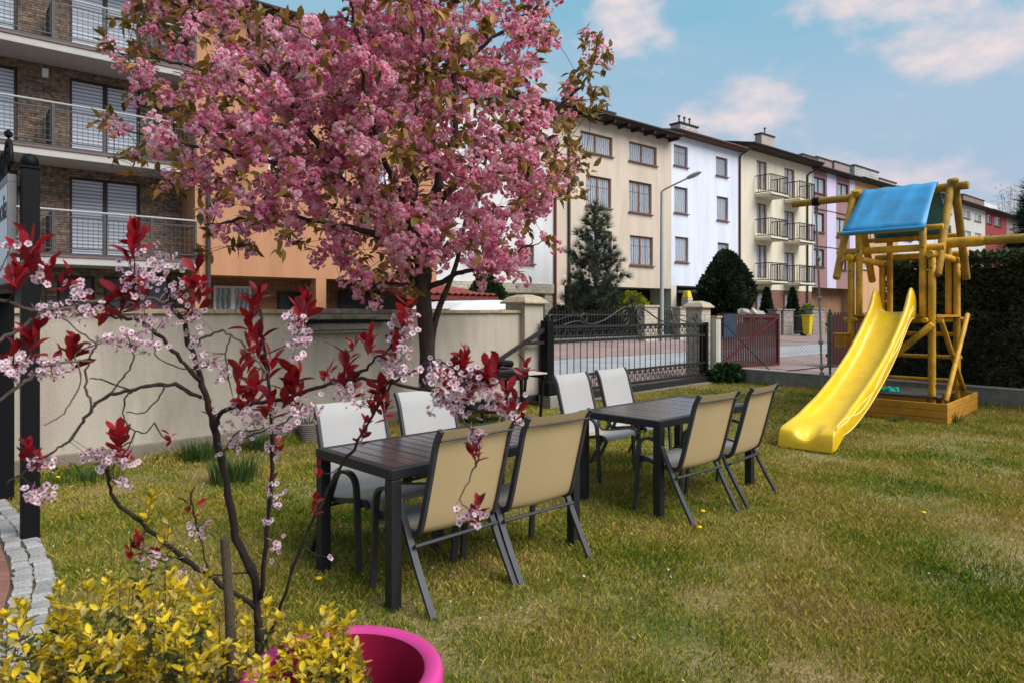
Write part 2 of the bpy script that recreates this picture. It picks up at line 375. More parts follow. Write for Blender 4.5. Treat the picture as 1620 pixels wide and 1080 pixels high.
for row in range(6):
    for p, d in along(EDGE, .1):
        if p.y < 2.4: continue
        nrm = Vector((-d.y, d.x, 0)); nrm = nrm if nrm.x < 0 else -nrm
        q = p + nrm * (.212 + .1 + row * .2)
        a = math.atan2(nrm.y, nrm.x) + random.uniform(-.02, .02)
        link('paving_brick', brick_me, path, Matrix.Translation((q.x, q.y, random.uniform(-.003, .003))) @ Matrix.Rotation(a, 4, 'Z') @ Matrix.Diagonal((1, 1, 1, 1)))

# ------------------------------------------------------------------ garden wall
M_STUCCO = pm('old_stucco', (.455, .395, .325), .92, .14, 2.2, bump=.45, bscale=120, dirt=(.23, .20, .16), dscale=1.6, damt=.55, stretch=(1, 1, .22))
M_TILE = pm('coping_tile', (.33, .25, .16), .8, .2, 12, island=.2, dirt=(.1, .08, .05), dscale=8, damt=.5)
M_CAPST = pm('weathered_cap_stone', (.26, .24, .2), .95, .35, 30, bump=.7, bscale=60, dirt=(.07, .065, .05), dscale=7, damt=.7)
M_PLINTH = pm('wall_plinth', (.21, .175, .135), .95, .25, 5, bump=.5, bscale=60)
WZ = R(90 - 43)
wall = empty('garden_wall', (WP.x, WP.y, 0), WZ, 'long low stucco garden wall with tiled coping behind the cherry tree', 'wall')
MB().box(-14, -.30, 0, .24, 0, 1.55).build('wall_face', M_STUCCO, wall)
MB().box(-14, -.30, -.05, 0, -.05, .19).build('plinth', M_PLINTH, wall, bevel=.01)
tl = MB().box(-.118, .118, -.035, .275, 1.553, 1.585); tl.add([(-.118, -.045, 1.545), (.118, -.045, 1.545), (.118, -.035, 1.592), (-.118, -.035, 1.592)], [(0, 1, 2, 3)])
tile_me = tl.mesh('coping_tile', M_TILE)
k = 0; x = -.42
while x > -12:
    link('coping_tile', tile_me, wall, Matrix.Translation((x, random.uniform(-.004, .004), random.uniform(-.004, .003)))); x -= .243
cap = MB().box(-4.25, -3.32, -.13, -.003, 1.33, 1.42)
cap.box(-4.2, -3.38, -.11, -.004, 1.29, 1.328).box(-4.28, -3.28, -.15, -.002, 1.463, 1.53).box(-4.2, -3.36, -.12, -.002, 1.534, 1.60)
cap.build('stone_bracket', M_CAPST, wall, bevel=.012)
MB().box(-4.3, -3.08, -.165, -.002, 1.424, 1.459).build('bracket_slab', M_BLACK, wall)
def stone_pillar(name, loc, rz, wx, wy, h, label, brick=True, cap_h=.12):
    p = empty(name, loc, rz, label, 'pillar')
    MB().box(-wx / 2, wx / 2, -wy / 2, wy / 2, 0, h).build('shaft', M_PILLARBR if brick else M_STUCCO, p)
    c = MB(); e = .07
    c.box(-wx / 2 - e, wx / 2 + e, -wy / 2 - e, wy / 2 + e, h, h + .035)
    a, b_ = wx / 2 + e, wy / 2 + e
    ring = lambda k, z: [(-a * k, -b_ * k, z), (a * k, -b_ * k, z), (a * k, b_ * k, z), (-a * k, b_ * k, z)]
    vs_ = ring(.97, h + .035) + ring(.72, h + .035 + cap_h * .62) + ring(.3, h + .035 + cap_h)
    c.add(vs_, [(0, 1, 5, 4), (1, 2, 6, 5), (2, 3, 7, 6), (3, 0, 4, 7), (4, 5, 9, 8), (5, 6, 10, 9), (6, 7, 11, 10), (7, 4, 8, 11), (8, 9, 10, 11)])
    c.build('cap', M_TILECAP, p, bevel=.008)
    return p
def wall_brick_mat(name, c1, c2, cm, bw, bh, mort=.01, bump=.6, var=(.7, 1.25)):
    """brick courses on vertical faces of an object-space box"""
    m, t, b = newmat(name); L = t.links.new
    tc = N(t, 'ShaderNodeTexCoord'); s = N(t, 'ShaderNodeSeparateXYZ'); L(tc.outputs['Object'], s.inputs[0])
    cb = N(t, 'ShaderNodeCombineXYZ'); L(mathn(t, 'ADD', s.outputs[0], s.outputs[1]), cb.inputs[0]); L(s.outputs[2], cb.inputs[1])
    br = N(t, 'ShaderNodeTexBrick'); L(cb.outputs[0], br.inputs['Vector']); br.inputs['Scale'].default_value = 1; br.inputs['Brick Width'].default_value = bw; br.inputs['Row Height'].default_value = bh
    br.inputs['Mortar Size'].default_value = mort; br.inputs['Color1'].default_value = (*c1, 1); br.inputs['Color2'].default_value = (*c2, 1); br.inputs['Mortar'].default_value = (*cm, 1); br.inputs['Bias'].default_value = -.1
    wn = N(t, 'ShaderNodeTexNoise'); wn.inputs['Scale'].default_value = 9; wn.inputs['Detail'].default_value = 6; L(cb.outputs[0], wn.inputs['Vector'])
    n3 = N(t, 'ShaderNodeTexNoise'); n3.inputs['Scale'].default_value = .8; n3.inputs['Detail'].default_value = 3; L(cb.outputs[0], n3.inputs['Vector'])
    r = ramp(t, wn.outputs[0], [(.3, var[0]), (.7, var[1])]); r2 = ramp(t, n3.outputs[0], [(.3, .8), (.7, 1.15)])
    c = mixc(t, 1., mixc(t, 1., br.outputs[0], r.outputs[0], 'MULTIPLY'), r2.outputs[0], 'MULTIPLY'); L(c, b.inputs['Base Color']); b.inputs['Roughness'].default_value = .9
    bp = N(t, 'ShaderNodeBump'); bp.inputs['Strength'].default_value = bump; bp.inputs['Distance'].default_value = .02; bp.invert = True; L(br.outputs['Fac'], bp.inputs['Height']); L(bp.outputs[0], b.inputs['Normal'])
    return m
M_PILLARBR = wall_brick_mat('pale_pillar_brick', (.50, .43, .34), (.46, .39, .30), (.30, .25, .19), .26, .125, .008)
M_TILECAP = pm('sandstone_cap', (.42, .34, .24), .85, .2, 9, bump=.3, dirt=(.16, .13, .09), dscale=5, damt=.5)
wp2 = wall.matrix_basis @ Vector((-.06, .11, 0))
stone_pillar('wall_pillar', (wp2.x, wp2.y, 0), WZ, .47, .44, 1.70, 'stucco pillar with sandstone cap at the end of the garden wall', False)

# ------------------------------------------------------------------ sliding wrought-iron gate
GD = (GB - GA).normalized(); GL = (GB - GA).length; GZ = math.atan2(GD.y, GD.x)
gate = empty('sliding_gate', (GA.x, GA.y, 0), GZ, 'black wrought-iron sliding gate with scrollwork behind the tables', 'gate')
MB().box(-.09, .08, -.08, .08, 0, 1.42).build('post', M_BLACK, gate, bevel=.006)
MB().box(GL - .1, GL, -.05, .05, .1, 1.34).build('end_frame', M_BLACK, gate, bevel=.004)
MB().box(GL - .28, GL - .22, -.03, .03, .18, 1.30).build('end_frame', M_BLACK, gate, bevel=.004)
for z, h in ((1.305, .05), (1.055, .05), (.45, .04), (.19, .05)):
    MB().box(.08, GL - .1, -.025, .025, z - h / 2, z + h / 2).build('rail', M_IRON, gate)
MB().box(.08, GL - .05, -.07, .07, .03, .14).build('bottom_beam', M_IRON, gate, bevel=.006)
MB().box(.0, GL + .1, -.22, .12, -.05, .022).build('track', M_CONC, gate)
bar_me = MB().tube([(0, 0, .45), (0, 0, 1.055)], .009, 6).mesh('bar', M_IRON)
nb = 27; stp = (GL - .36) / nb
def spiral(c, r0, r1, a0, turns, k=18, pl='xz'):
    out = []
    for i in range(k + 1):
        t = i / k; a = a0 + turns * 2 * math.pi * t; r = r0 + (r1 - r0) * t
        out.append(Vector((c[0] + math.cos(a) * r, 0, c[1] + math.sin(a) * r)))
    return out
def scroll_mesh(h):
    b = MB()
    for sgn in (-1, 1):
        pts = [Vector((sgn * .012, 0, 0)), Vector((sgn * .05, 0, h * .16)), Vector((sgn * .028, 0, h * .5)), Vector((sgn * .03, 0, h * .78)), Vector((sgn * .055, 0, h * .93)), Vector((sgn * .08, 0, h * .84)), Vector((sgn * .066, 0, h * .72)), Vector((sgn * .052, 0, h * .8))]
        b.tube(catmull(pts, 4), .0075, 5)
    b.lathe([(0, h * .40), (.02, h * .43), (.02, h * .5), (0, h * .53)], 6)
    return b.mesh('scroll', M_IRON, True)
sc_top = scroll_mesh(.22); sc_bot = scroll_mesh(.23)
for i in range(nb + 1):
    x = .14 + i * stp
    link('bar', bar_me, gate, Matrix.Translation((x, 0, 0)))
    if i < nb:
        link('scroll', sc_top, gate, Matrix.Translation((x + stp / 2, 0, 1.075)))
        link('scroll', sc_bot, gate, Matrix.Translation((x + stp / 2, 0, .205)))
for z0_, z1_ in ((.2, .45), (1.055, 1.3)):
    thin_me = MB().tube([(0, 0, z0_), (0, 0, z1_)], .007, 5).mesh('bar', M_IRON)
    for i in range(0, nb + 1): link('bar', thin_me, gate, Matrix.Translation((.14 + i * stp, 0, 0)))
cr = MB(); xc = 2.5
for sgn in (-1, 1):
    f = lambda x, z: Vector((xc + sgn * x, 0, z))
    cr.tube(catmull([f(.06, 1.33), f(.06, 1.6), f(.22, 1.665), f(.5, 1.58), f(.9, 1.42), f(1.3, 1.345), f(1.7, 1.40), f(2.1, 1.34)], 6), .014, 6)
    cr.tube(catmull([f(1.35, 1.35), f(1.75, 1.50), f(2.25, 1.42), f(2.45, 1.34)], 5), .011, 5)
    cr.tube([v if sgn > 0 else Vector((2 * xc - v.x, 0, v.z)) for v in spiral((xc + .26, 1.48), .17, .03, -.4 * math.pi, -1.4)], .014, 6)
    cr.tube([v if sgn > 0 else Vector((2 * xc - v.x, 0, v.z)) for v in spiral((xc + 1.5, 1.45), .12, .03, -.5 * math.pi, 1.3)], .012, 6)
    cr.tube([v if sgn > 0 else Vector((2 * xc - v.x, 0, v.z)) for v in spiral((xc + 2.38, 1.44), .11, .03, -.5 * math.pi, 1.3)], .012, 6)
cr.tube([(xc, 0, 1.33), (xc, 0, 1.78)], [.014, .006], 6).lathe([(0, 1.62), (.03, 1.66), (.022, 1.7), (0, 1.76)], 8, (xc, 0, 0))
cr.build('crest', M_IRON, gate, smooth=True)
MB().bar((-.02, 0, 1.30), (-2.05, 0, .42), .05, .06, (0, 1, 0)).build('tail_brace', M_IRON, gate)
MB().bar((-.08, 0, 1.055), (-.62, 0, 1.055), .04, .05, (0, 1, 0)).build('tail_rail', M_IRON, gate)
MB().box(-2.1, -.09, -.05, .05, .1, .2).build('tail_beam', M_IRON, gate)
MB().bar((-2.05, 0, .2), (-2.05, 0, .46), .05, .05, (0, 1, 0)).build('tail_end', M_IRON, gate)
mot = empty('gate_motor', tuple((GA + GD * -.22 + Vector((GD.y, -GD.x)) * .22).to_3d()), GZ, 'dark box gate motor on a concrete block beside the gate post', 'motor')
MB().box(-.13, .13, -.12, .1, .21, .43).build('housing', M_BLACK, mot, bevel=.012)
MB().box(-.12, .12, -.14, .12, -.02, .207).build('block', M_CONC, mot, bevel=.01)

# pillar and wall stub at the far end of the gate
pp = GB + GD * .16 + Vector((-GD.y, GD.x)) * .30
stone_pillar('gate_pillar', (pp.x, pp.y, 0), GZ, .40, .40, 1.66, 'pale brick gate pillar with sandstone cap at the far end of the gate', True)
pst = empty('wall_stub', (GB.x + .235, GB.y + .40, 0), GZ, 'narrow pale wall stub between the gate pillar and the red gate', 'wall')
MB().box(-.06, .16, -.14, .14, 0, 1.43).build('wall_face', pm('pale_stucco', (.50, .47, .42), .9, .1, 3, bump=.2), pst)
MB().box(-.06, .19, -.17, .17, 1.43, 1.475).build('coping', M_TILECAP, pst, bevel=.006)

# ------------------------------------------------------------------ chain-link fence on a concrete plinth
FZ = math.atan2(FD.y, FD.x); FL = 8.2
M_WIRE = pm('galvanised_wire', (.035, .038, .038), .5, .2, 20, metal=.6)
M_GREENPOST = pm('green_fence_post', (.03, .10, .075), .5, .25, 10, dirt=(.2, .2, .18), dscale=20, damt=.5)
fen = empty('chain_link_fence', (F0.x, F0.y, 0), FZ, 'chain-link fence on a low concrete plinth behind the slide', 'fence')
MB().box(0, FL, -.02, .14, -.06, .30).build('plinth', M_CONC, fen, bevel=.015)
MB().box(0, FL, -.03, .15, .302, .325).build('plinth_cap', pm('plinth_capping', (.42, .36, .34), .9, .15, 8), fen)
wm = MB(); h0, h1, stepw = .33, 1.55, .075
x = -(h1 - h0)
while x < FL:
    for sgn in (1, -1):
        a, b = x, x + (h1 - h0); za, zb = (h0, h1) if sgn > 0 else (h1, h0)
        t0 = max(0, -a / (b - a)); t1 = min(1, (FL - a) / (b - a))
        if t1 > t0: wm.tube([(a + (b - a) * t0, .06 + .004 * sgn, za + (zb - za) * t0), (a + (b - a) * t1, .06 + .004 * sgn, za + (zb - za) * t1)], .0016, 3, False)
    x += stepw
wo = wm.build('wire_mesh', M_WIRE, fen); wo['kind'] = 'stuff'
for z in (.36, .95, 1.545): MB().tube([(0, .06, z), (FL, .06, z)], .0028, 5).build('tension_wire', M_WIRE, fen)
for x in (2.6, 4.9, 6.55, 8.15):
    MB().tube([(x, .06, .28), (x, .06, 1.62)], .024, 8).build('post', M_GREENPOST, fen, smooth=True)
MB().tube([(.05, .05, 1.36), (1.25, .05, .34)], .012, 6).build('stay', M_WIRE, fen)

# ------------------------------------------------------------------ neighbour's red gate, bins
M_REDWOOD = pm('oxblood_paint', (.05, .012, .010), .6, .25, 12, stretch=(4, 4, .5))
M_REDFRAME = pm('red_steel', (.10, .008, .011), .5, .15, 10)
r0, r1 = Vector((5.42, 18.0)), Vector((7.42, 19.0)); rd = (r1 - r0); rl = rd.length; rz = math.atan2(rd.y, rd.x)
rg = empty('slatted_gate', (r0.x, r0.y, .02), rz, 'dark red slatted gate leaf with bright diagonal brace and a blue cloth', 'gate')
sl_me = MB().box(-.030, .030, .012, .032, .1, 1.5).mesh('slat', M_REDWOOD)
ns = int(rl / .088)
for i in range(ns): link('slat', sl_me, rg, Matrix.Translation((.06 + i * .088, 0, random.uniform(-.01, .01))))
for z in (.12, 1.42): MB().box(0, rl, -.03, .01, z - .03, z + .03).build('frame_rail', M_REDFRAME, rg)
for x in (.02, rl - .02): MB().box(x - .03, x + .03, -.034, .008, .08, 1.5).build('frame_stile', M_REDFRAME, rg)
MB().bar((.05, -.012, .15), (rl - .05, -.012, 1.40), .03, .055, (0, 1, 0)).build('brace', M_REDFRAME, rg)
cl = MB().box(.17, .62, -.05, -.036, .88, 1.50).build('hanging_cloth', pm('navy_cloth', (.03, .045, .075), .9, .2, 6, bump=.3, bscale=12), None)
cl.matrix_world = rg.matrix_basis.copy(); tag(cl, 'dark blue cloth hung over the top of the red gate', 'cloth')
q0, q1 = Vector((8.75, 18.95)), Vector((10.2, 19.4)); qd = q1 - q0
rg2 = empty('picket_gate', (q0.x, q0.y, .02), math.atan2(qd.y, qd.x), 'dark red picket gate leaf partly hidden behind the slide', 'gate')
pk = MB().prism([(-.045, .08), (.045, .08), (.045, 1.44), (0, 1.54), (-.045, 1.44)], 0, .02).mesh('picket', M_REDWOOD)
for i in range(13): link('picket', pk, rg2, Matrix.Translation((.06 + i * .108, 0, random.uniform(-.012, .012))))
for z in (.35, 1.2): MB().box(0, 1.45, .022, .06, z - .04, z + .04).build('rail', M_REDWOOD, rg2)
# ------------------------------------------------------------------ houses along the street (local x along the street, y away from it, z up)
SZ = R(40)
M_ROOFDK = pm('dark_roof', (.035, .025, .022), .75, .2, 5, bump=.3, bscale=30)
M_ROOFBR = pm('brown_roof', (.10, .045, .035), .7, .2, 5, bump=.3, bscale=30)
M_CHIM = pm('grey_render_chimney', (.40, .33, .30), .9, .12, 3, bump=.2)
M_CHIMBR = wall_brick_mat('brick_chimney', (.30, .13, .09), (.24, .11, .08), (.25, .22, .2), .25, .085)
M_WBRICK = wall_brick_mat('white_brick_chimney', (.55, .54, .52), (.45, .44, .43), (.25, .24, .24), .5, .2, .03)
M_PIPE = pm('brown_downpipe', (.11, .04, .03), .5, .15, 6)
M_PIPEDK = pm('dark_downpipe', (.05, .04, .04), .5, .15, 6)
def plaster(name, c, dirt=None): return pm(name, c, .92, .05, 1.2, bump=.12, bscale=160, dirt=dirt or sc(c, .68), dscale=.9, damt=.5, stretch=(1.6, 1.6, .22))
def win_meshes(w_, h_, cols, fmat, pmat, sill, cache={}):
    key = (round(w_, 2), round(h_, 2), cols, fmat.name, pmat.name, sill)
    if key in cache: return cache[key]
    f = MB(); t = .07
    f.box(0, t, -.03, .03, 0, h_).box(w_ - t, w_, -.03, .03, 0, h_).box(t, w_ - t, -.03, .03, 0, t).box(t, w_ - t, -.03, .03, h_ - t, h_)
    for i in range(1, cols): x = w_ * i / cols; f.box(x - .055, x + .055, -.035, .03, t, h_ - t)
    for i in range(cols):
        if w_ > 1.2 and 1.0 < h_ < 1.9 and fmat is M_BROWNF: xm_ = w_ * (i + .5) / cols; f.box(xm_ - .008, xm_ + .008, -.012, -.002, t, h_ - t).box(w_ * i / cols + t, w_ * (i + 1) / cols - t, -.0125, -.0025, h_ * .66, h_ * .66 + .016)
    pmesh = MB()
    for i in range(cols): pmesh.box(w_ * i / cols + .03, w_ * (i + 1) / cols - .03, .0, .012, .03, h_ - .03)
    fm = f.mesh('window', fmat); pme = pmesh.mesh('pane', pmat)
    smh = MB().box(-.06, w_ + .06, -.24, -.035, -.05, -.01).mesh('sill', sill) if sill else None
    cache[key] = (fm, pme, smh); return cache[key]
def facade_mesh(x0, x1, z0, z1, holes, depth=.2):
    b = MB(); xs = sorted({x0, x1, *[h[0] for h in holes], *[h[1] for h in holes]}); zs = sorted({z0, z1, *[h[2] for h in holes], *[h[3] for h in holes]})
    for xa, xb in zip(xs, xs[1:]):
        for za, zb in zip(zs, zs[1:]):
            cx, cz = (xa + xb) / 2, (za + zb) / 2
            if any(h[0] < cx < h[1] and h[2] < cz < h[3] for h in holes): continue
            b.add([(xa, 0, za), (xb, 0, za), (xb, 0, zb), (xa, 0, zb)], [(0, 1, 2, 3)])
    for a, c, e, g in holes:
        b.add([(a, 0, e), (a, depth, e), (c, depth, e), (c, 0, e), (a, 0, g), (a, depth, g), (c, depth, g), (c, 0, g)], [(0, 3, 2, 1), (4, 5, 6, 7), (0, 1, 5, 4), (3, 7, 6, 2)])
    return b
class House:
    def __init__(s, name, label, px0, px1, n, wallm, eave, z0=.4, cat='house', group='terraced houses along the street', depth=9):
        s.n = n; s.s0 = fs(px0, n); s.s1 = fs(px1, n); s.w = s.s1 - s.s0; s.depth = depth; s.z0 = z0
        s.e = empty(name, st(s.s0, n, 0), SZ, label, cat, group); s.mat = wallm
        s.ze = fz(eave[0], eave[1], n); s.holes = []; s.wins = []
    def x(s, px, dn=0): return fs(px, s.n + dn) - s.s0
    def z(s, px, py, dn=0): return fz(px, py, s.n + dn)
    def win(s, px0, px1, yt, yb, cols=2, f=None, p=None, sill=True, ref=None):
        xa, xb = s.x(px0), s.x(px1); r = ref or px0; s.winm(xa, xb, s.z(r, yb), s.z(r, yt), cols, f, p, sill)
    def winm(s, xa, xb, za, zb, cols=2, f=None, p=None, sill=True):
        s.holes.append((xa, xb, za, zb)); s.wins.append((xa, xb, za, zb, cols, f or M_BROWNF, p or M_PANE, sill))
    def finish(s, zbot=None, roof=M_ROOFDK, over=.5, pitch=13, recess=None, sidecol=None):
        zb = s.z0 if zbot is None else zbot
        facade_mesh(0, s.w, zb, s.ze, s.holes).build('wall', s.mat, s.e)
        D = s.depth
        o = MB(); o.add([(0, 0, zb), (0, D, zb), (0, D, s.ze), (0, 0, s.ze)], [(0, 3, 2, 1)]); o.add([(s.w, 0, zb), (s.w, D, zb), (s.w, D, s.ze), (s.w, 0, s.ze)], [(0, 1, 2, 3)])
        o.add([(0, D, zb), (s.w, D, zb), (s.w, D, s.ze), (0, D, s.ze)], [(0, 3, 2, 1)])
        if zbot is not None: o.add([(0, 0, zb), (s.w, 0, zb), (s.w, D, zb), (0, D, zb)], [(0, 3, 2, 1)])
        o.build('wall', s.mat, s.e)
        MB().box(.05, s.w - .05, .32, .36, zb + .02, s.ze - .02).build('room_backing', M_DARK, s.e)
        for xa, xb, za, zt, cols, f, p, sill in s.wins:
            fm, pme, sm = win_meshes(xb - xa, zt - za, cols, f, p, (M_SILL if sill is True else sill) if sill else None)
            wo = link('window', fm, s.e, Matrix.Translation((xa, .13, za))); link('pane', pme, wo)
            if sm: link('sill', sm, wo)
        if recess is not None:                       # ground floor set back under the upper storeys
            MB().box(0.02, s.w - .02, recess, recess + .15, s.z0, zb - .003).build('recessed_wall', sidecol or M_DARK, s.e)
        # roof: soffit and fascia, front slope, back slope
        rp = math.tan(R(pitch)); rd = D / 2
        r = MB(); e = .003
        prof = [(-over, s.ze + e), (-over, s.ze + .16), (rd, s.ze + .16 + (rd + over) * rp), (D + over, s.ze + .16), (D + over, s.ze + e)]
        n5 = len(prof); r.add([(-.0, y, z) for y, z in prof] + [(s.w, y, z) for y, z in prof], [tuple(range(n5)), tuple(reversed(range(n5, 2 * n5)))] + [(i, (i + 1) % n5, n5 + (i + 1) % n5, n5 + i) for i in range(n5)])
        ro = r.build('roof', roof, s.e); s.roof = ro
        MB().tube([(0.02, -over - .05, s.ze + .12), (s.w - .02, -over - .05, s.ze + .12)], .06, 6).build('gutter', roof, ro, smooth=True)
        return s
    def chimney(s, px0, px1, yt, mat=None, dn=3.0, zb=None, pots=0, capm=None, wd=.7):
        xa, xb = s.x(px0, dn), s.x(px1, dn); zt = s.z(px0, yt, dn)
        c = MB().box(xa, xb, dn, dn + wd, s.ze - .3, zt).build('chimney', mat or M_CHIM, s.roof)
        # two-level limit: cap and pots are separate parts of the roof
        MB().box(xa - .06, xb + .06, dn - .06, dn + wd + .06, zt + .002, zt + .09).build('chimney_cap', capm or M_ROOFDK, s.roof)
        for i in range(pots):
            x = xa + (xb - xa) * (i + .7) / (pots + .4); MB().tube([(x, dn + wd / 2, zt + .09), (x, dn + wd / 2, zt + .55)], .05, 6).tube([(x, dn + wd / 2, zt + .52), (x, dn + wd / 2, zt + .6)], .09, 6).build('chimney_pot', M_PIPEDK, s.roof)
    def pipe(s, px, yt, yb, mat=M_PIPE, elbow=True, ref=None):
        x = s.x(px); zt = s.z(px, yt); zb = s.z(px, yb)
        pts = [(x, -.07, zb), (x, -.07, zt)] + ([(x + .05, -.12, zt + .18), (x + .25, -.5, zt + .42)] if elbow else [])
        MB().tube(pts, .06, 8).build('downpipe', mat, s.e, smooth=True)

# ---- brick apartment building with balconies (left)
M_SLATE = wall_brick_mat('split_stone_cladding', (.25, .165, .115), (.125, .088, .066), (.04, .03, .025), .34, .066, .006, 1.0, (.45, 1.7))
M_SLAB = pm('balcony_slab', (.43, .41, .385), .85, .08, 3, bump=.15)
M_STEEL = pm('grey_railing', (.07, .07, .075), .5, .2, 10, metal=.3)
M_CHROME = pm('steel_handrail', (.36, .36, .37), .5, .05, 4)
M_FLASH = pm('balcony_edge_flashing', (.17, .105, .09), .6, .15, 6)
bk = House('apartment_building', 'apartment building clad in dark split stone with three tiers of balconies', -330, 308, 1.35, M_SLATE, (84, -110), cat='building', group=None, depth=11)
bk.ze = 11.15
floors = [3.0, 5.66, 8.32]
for zf in floors:
    bk.winm(bk.x(110), bk.x(222), zf + .02, zf + 2.22, 2, M_DARKF, M_BLIND, False)
    bk.winm(bk.x(-75), bk.x(28), zf + .02, zf + 2.22, 2, M_DARKF, M_BLIND, False)
    bk.winm(bk.x(-270), bk.x(-170), zf + .02, zf + 2.22, 2, M_DARKF, M_BLIND, False)
for a, b in ((-60, 40), (90, 150), (165, 270)): bk.winm(bk.x(a), bk.x(b), .5, 2.55, 2, M_DARKF, M_PANEDARK, False)
bk.finish(roof=M_ROOFDK, over=1.5, pitch=8)
xl, xr = bk.x(-330), fs(309, 0) - bk.s0
xr = fs(309.5, 0.0) - bk.s0
for zf in floors:
    sl = MB().box(0, xr, -1.35, -.003, zf - .24, zf - .06).build('balcony_slab', M_SLAB, bk.e, bevel=.01)
    MB().box(-.02, xr + .02, -1.38, -.003, zf - .058, zf - .01).build('slab_edge', M_FLASH, sl)
    MB().box(-.02, xr + .02, -1.37, -1.34, zf - .008, zf + .05).build('kick_plate', M_STEEL, sl)
    rail = MB().tube([(0, -1.33, zf + 1.12), (xr, -1.33, zf + 1.12), (xr, -.02, zf + 1.12)], .026, 8).build('handrail', M_CHROME, bk.e, smooth=True)
    grid = MB()
    x = .0
    while x < xr:
        grid.box(x - .005, x + .005, -1.335, -1.325, zf + .16, zf + .96); x += .115
    for z in (.16, .28, .44, .62, .80, .96): grid.box(0, xr, -1.337, -1.323, zf + z - (.016 if z in (.16, .96) else .004), zf + z + (.016 if z in (.16, .96) else .004))
    y = -1.3
    while y < -.05: grid.box(xr - .005, xr + .005, y - .005, y + .005, zf + .16, zf + .96); y += .115
    for z in (.16, .96): grid.box(xr - .012, xr + .012, -1.32, -.02, zf + z - .014, zf + z + .014)
    go = grid.build('railing_grid', M_STEEL, bk.e)
    xp = fs(84, 0.02) - bk.s0
    for x in [xp + k * (xr - xp) / 3 for k in range(4)] + [xp - k * (xr - xp) / 3 for k in range(1, 7)]:
        if x > 0: MB().box(x - .03, x + .03, -1.36, -1.30, zf - .05, zf + 1.1).build('railing_post', M_STEEL, bk.e)
    part = MB().box(xp - .02, xp + .02, -1.28, -.06, zf + 1.05, zf + 1.09).box(xp - .02, xp + .02, -1.28, -1.24, zf + .1, zf + 1.05).box(xp - .02, xp + .02, -.1, -.06, zf + .1, zf + 1.05).box(xp - .006, xp + .006, -1.24, -.1, zf + .14, zf + 1.02).build('partition_screen', M_STEEL, bk.e)
MB().box(bk.x(66), bk.x(76), -.12, -.002, 7.72, 7.95).build('wall_lamp', M_WHITEP, bk.e, bevel=.01)

# ---- orange house
M_ORANGE = plaster('orange_plaster', (.46, .225, .12))
M_BRICKOR = wall_brick_mat('orange_brick', (.42, .20, .10), (.30, .13, .07), (.22, .15, .11), .24, .075, .008, .7)
M_BRICKMAT = M_BRICKOR
orh = House('orange_house', 'orange plastered house with recessed brick ground floor behind the garden wall', 308.6, 690, .02, M_ORANGE, (400, 22))
zbo = orh.z(329, 435)
for a, b, t, u in ((425, 446, 60, 92), (520, 545, 90, 130), (600, 625, 120, 160), (425, 450, 230, 280), (520, 548, 245, 295), (600, 628, 258, 306)):
    orh.win(a, b, t, u, 2, M_WHITEP, M_PANE)
orh.finish(zbot=zbo, recess=1.5, sidecol=M_BRICKOR)
for a, b in ((308.8, 328), (500, 516), (640, 690)):
    MB().box(max(.003, orh.x(a)), orh.x(b), .003, .42 if a > 400 else 1.49, .4, zbo - .002).build('column', M_ORANGE, orh.e)
for a, b, t, u, f, p in ((338, 398, 452, 500, M_WHITEP, M_PANE), (440, 486, 462, 520, M_DARKF, M_PANEDARK), (536, 600, 460, 520, M_DARKF, M_PANEDARK)):
    xa, xb = orh.x(a, 1.4), orh.x(b, 1.4); za, zb = orh.z(a, u, 1.4), orh.z(a, t, 1.4)
    fm, pme, sm_ = win_meshes(xb - xa, zb - za, 2, f, p, None)
    wo = link('window', fm, orh.e, Matrix.Translation((xa, 1.44, za))); link('pane', pme, wo)
orh.pipe(329, 250, 480, M_PIPEDK, False)
MB().box(orh.x(430), orh.x(436), 1.3, 1.48, orh.z(430, 470), orh.z(430, 455)).build('wall_lantern', M_BLACK, orh.e)

# ---- white house
M_WHITEPL = plaster('white_plaster', (.66, .65, .65))
M_STONEBAND = wall_brick_mat('pale_stone_band', (.48, .42, .33), (.40, .34, .26), (.3, .26, .2), .3, .12, .006)
wh = House('white_house', 'white plastered house with a pale stone band behind the cherry tree', 690.4, 880, 1.5, M_WHITEPL, (860, 170))
for a, b in ((735, 757), (818, 845)):
    for t, u in ((386, 416), (300, 336), (215, 250)): wh.win(a, b, t - (845 - b) * .04, u - (845 - b) * .04, 2)
wh.finish(zbot=wh.z(840, 450), recess=1.2, sidecol=M_STONEBAND)
MB().box(.0, wh.w, -.06, -.002, wh.z(840, 464), wh.z(840, 449)).build('stone_band', M_STONEBAND, wh.e)
MB().box(.02, wh.w - .02, .0, .3, wh.z(840, 466), wh.z(840, 450) - .003).build('lintel', M_STONEBAND, wh.e)
for a, b in ((690.6, 722), (862, 879)): MB().box(wh.x(a), wh.x(b), .01, 1.19, .4, wh.z(840, 466) - .002).build('column', M_STONEBAND, wh.e)
fm, pme, sm_ = win_meshes(.55, .7, 1, M_BROWNF, M_PANEDARK, None)
wo = link('window', fm, wh.e, Matrix.Translation((wh.x(697), -.035, wh.z(697, 485)))); link('pane', pme, wo)
wh.pipe(877, 185, 500, pm('red_downpipe', (.17, .03, .02), .45, .1, 5), False)

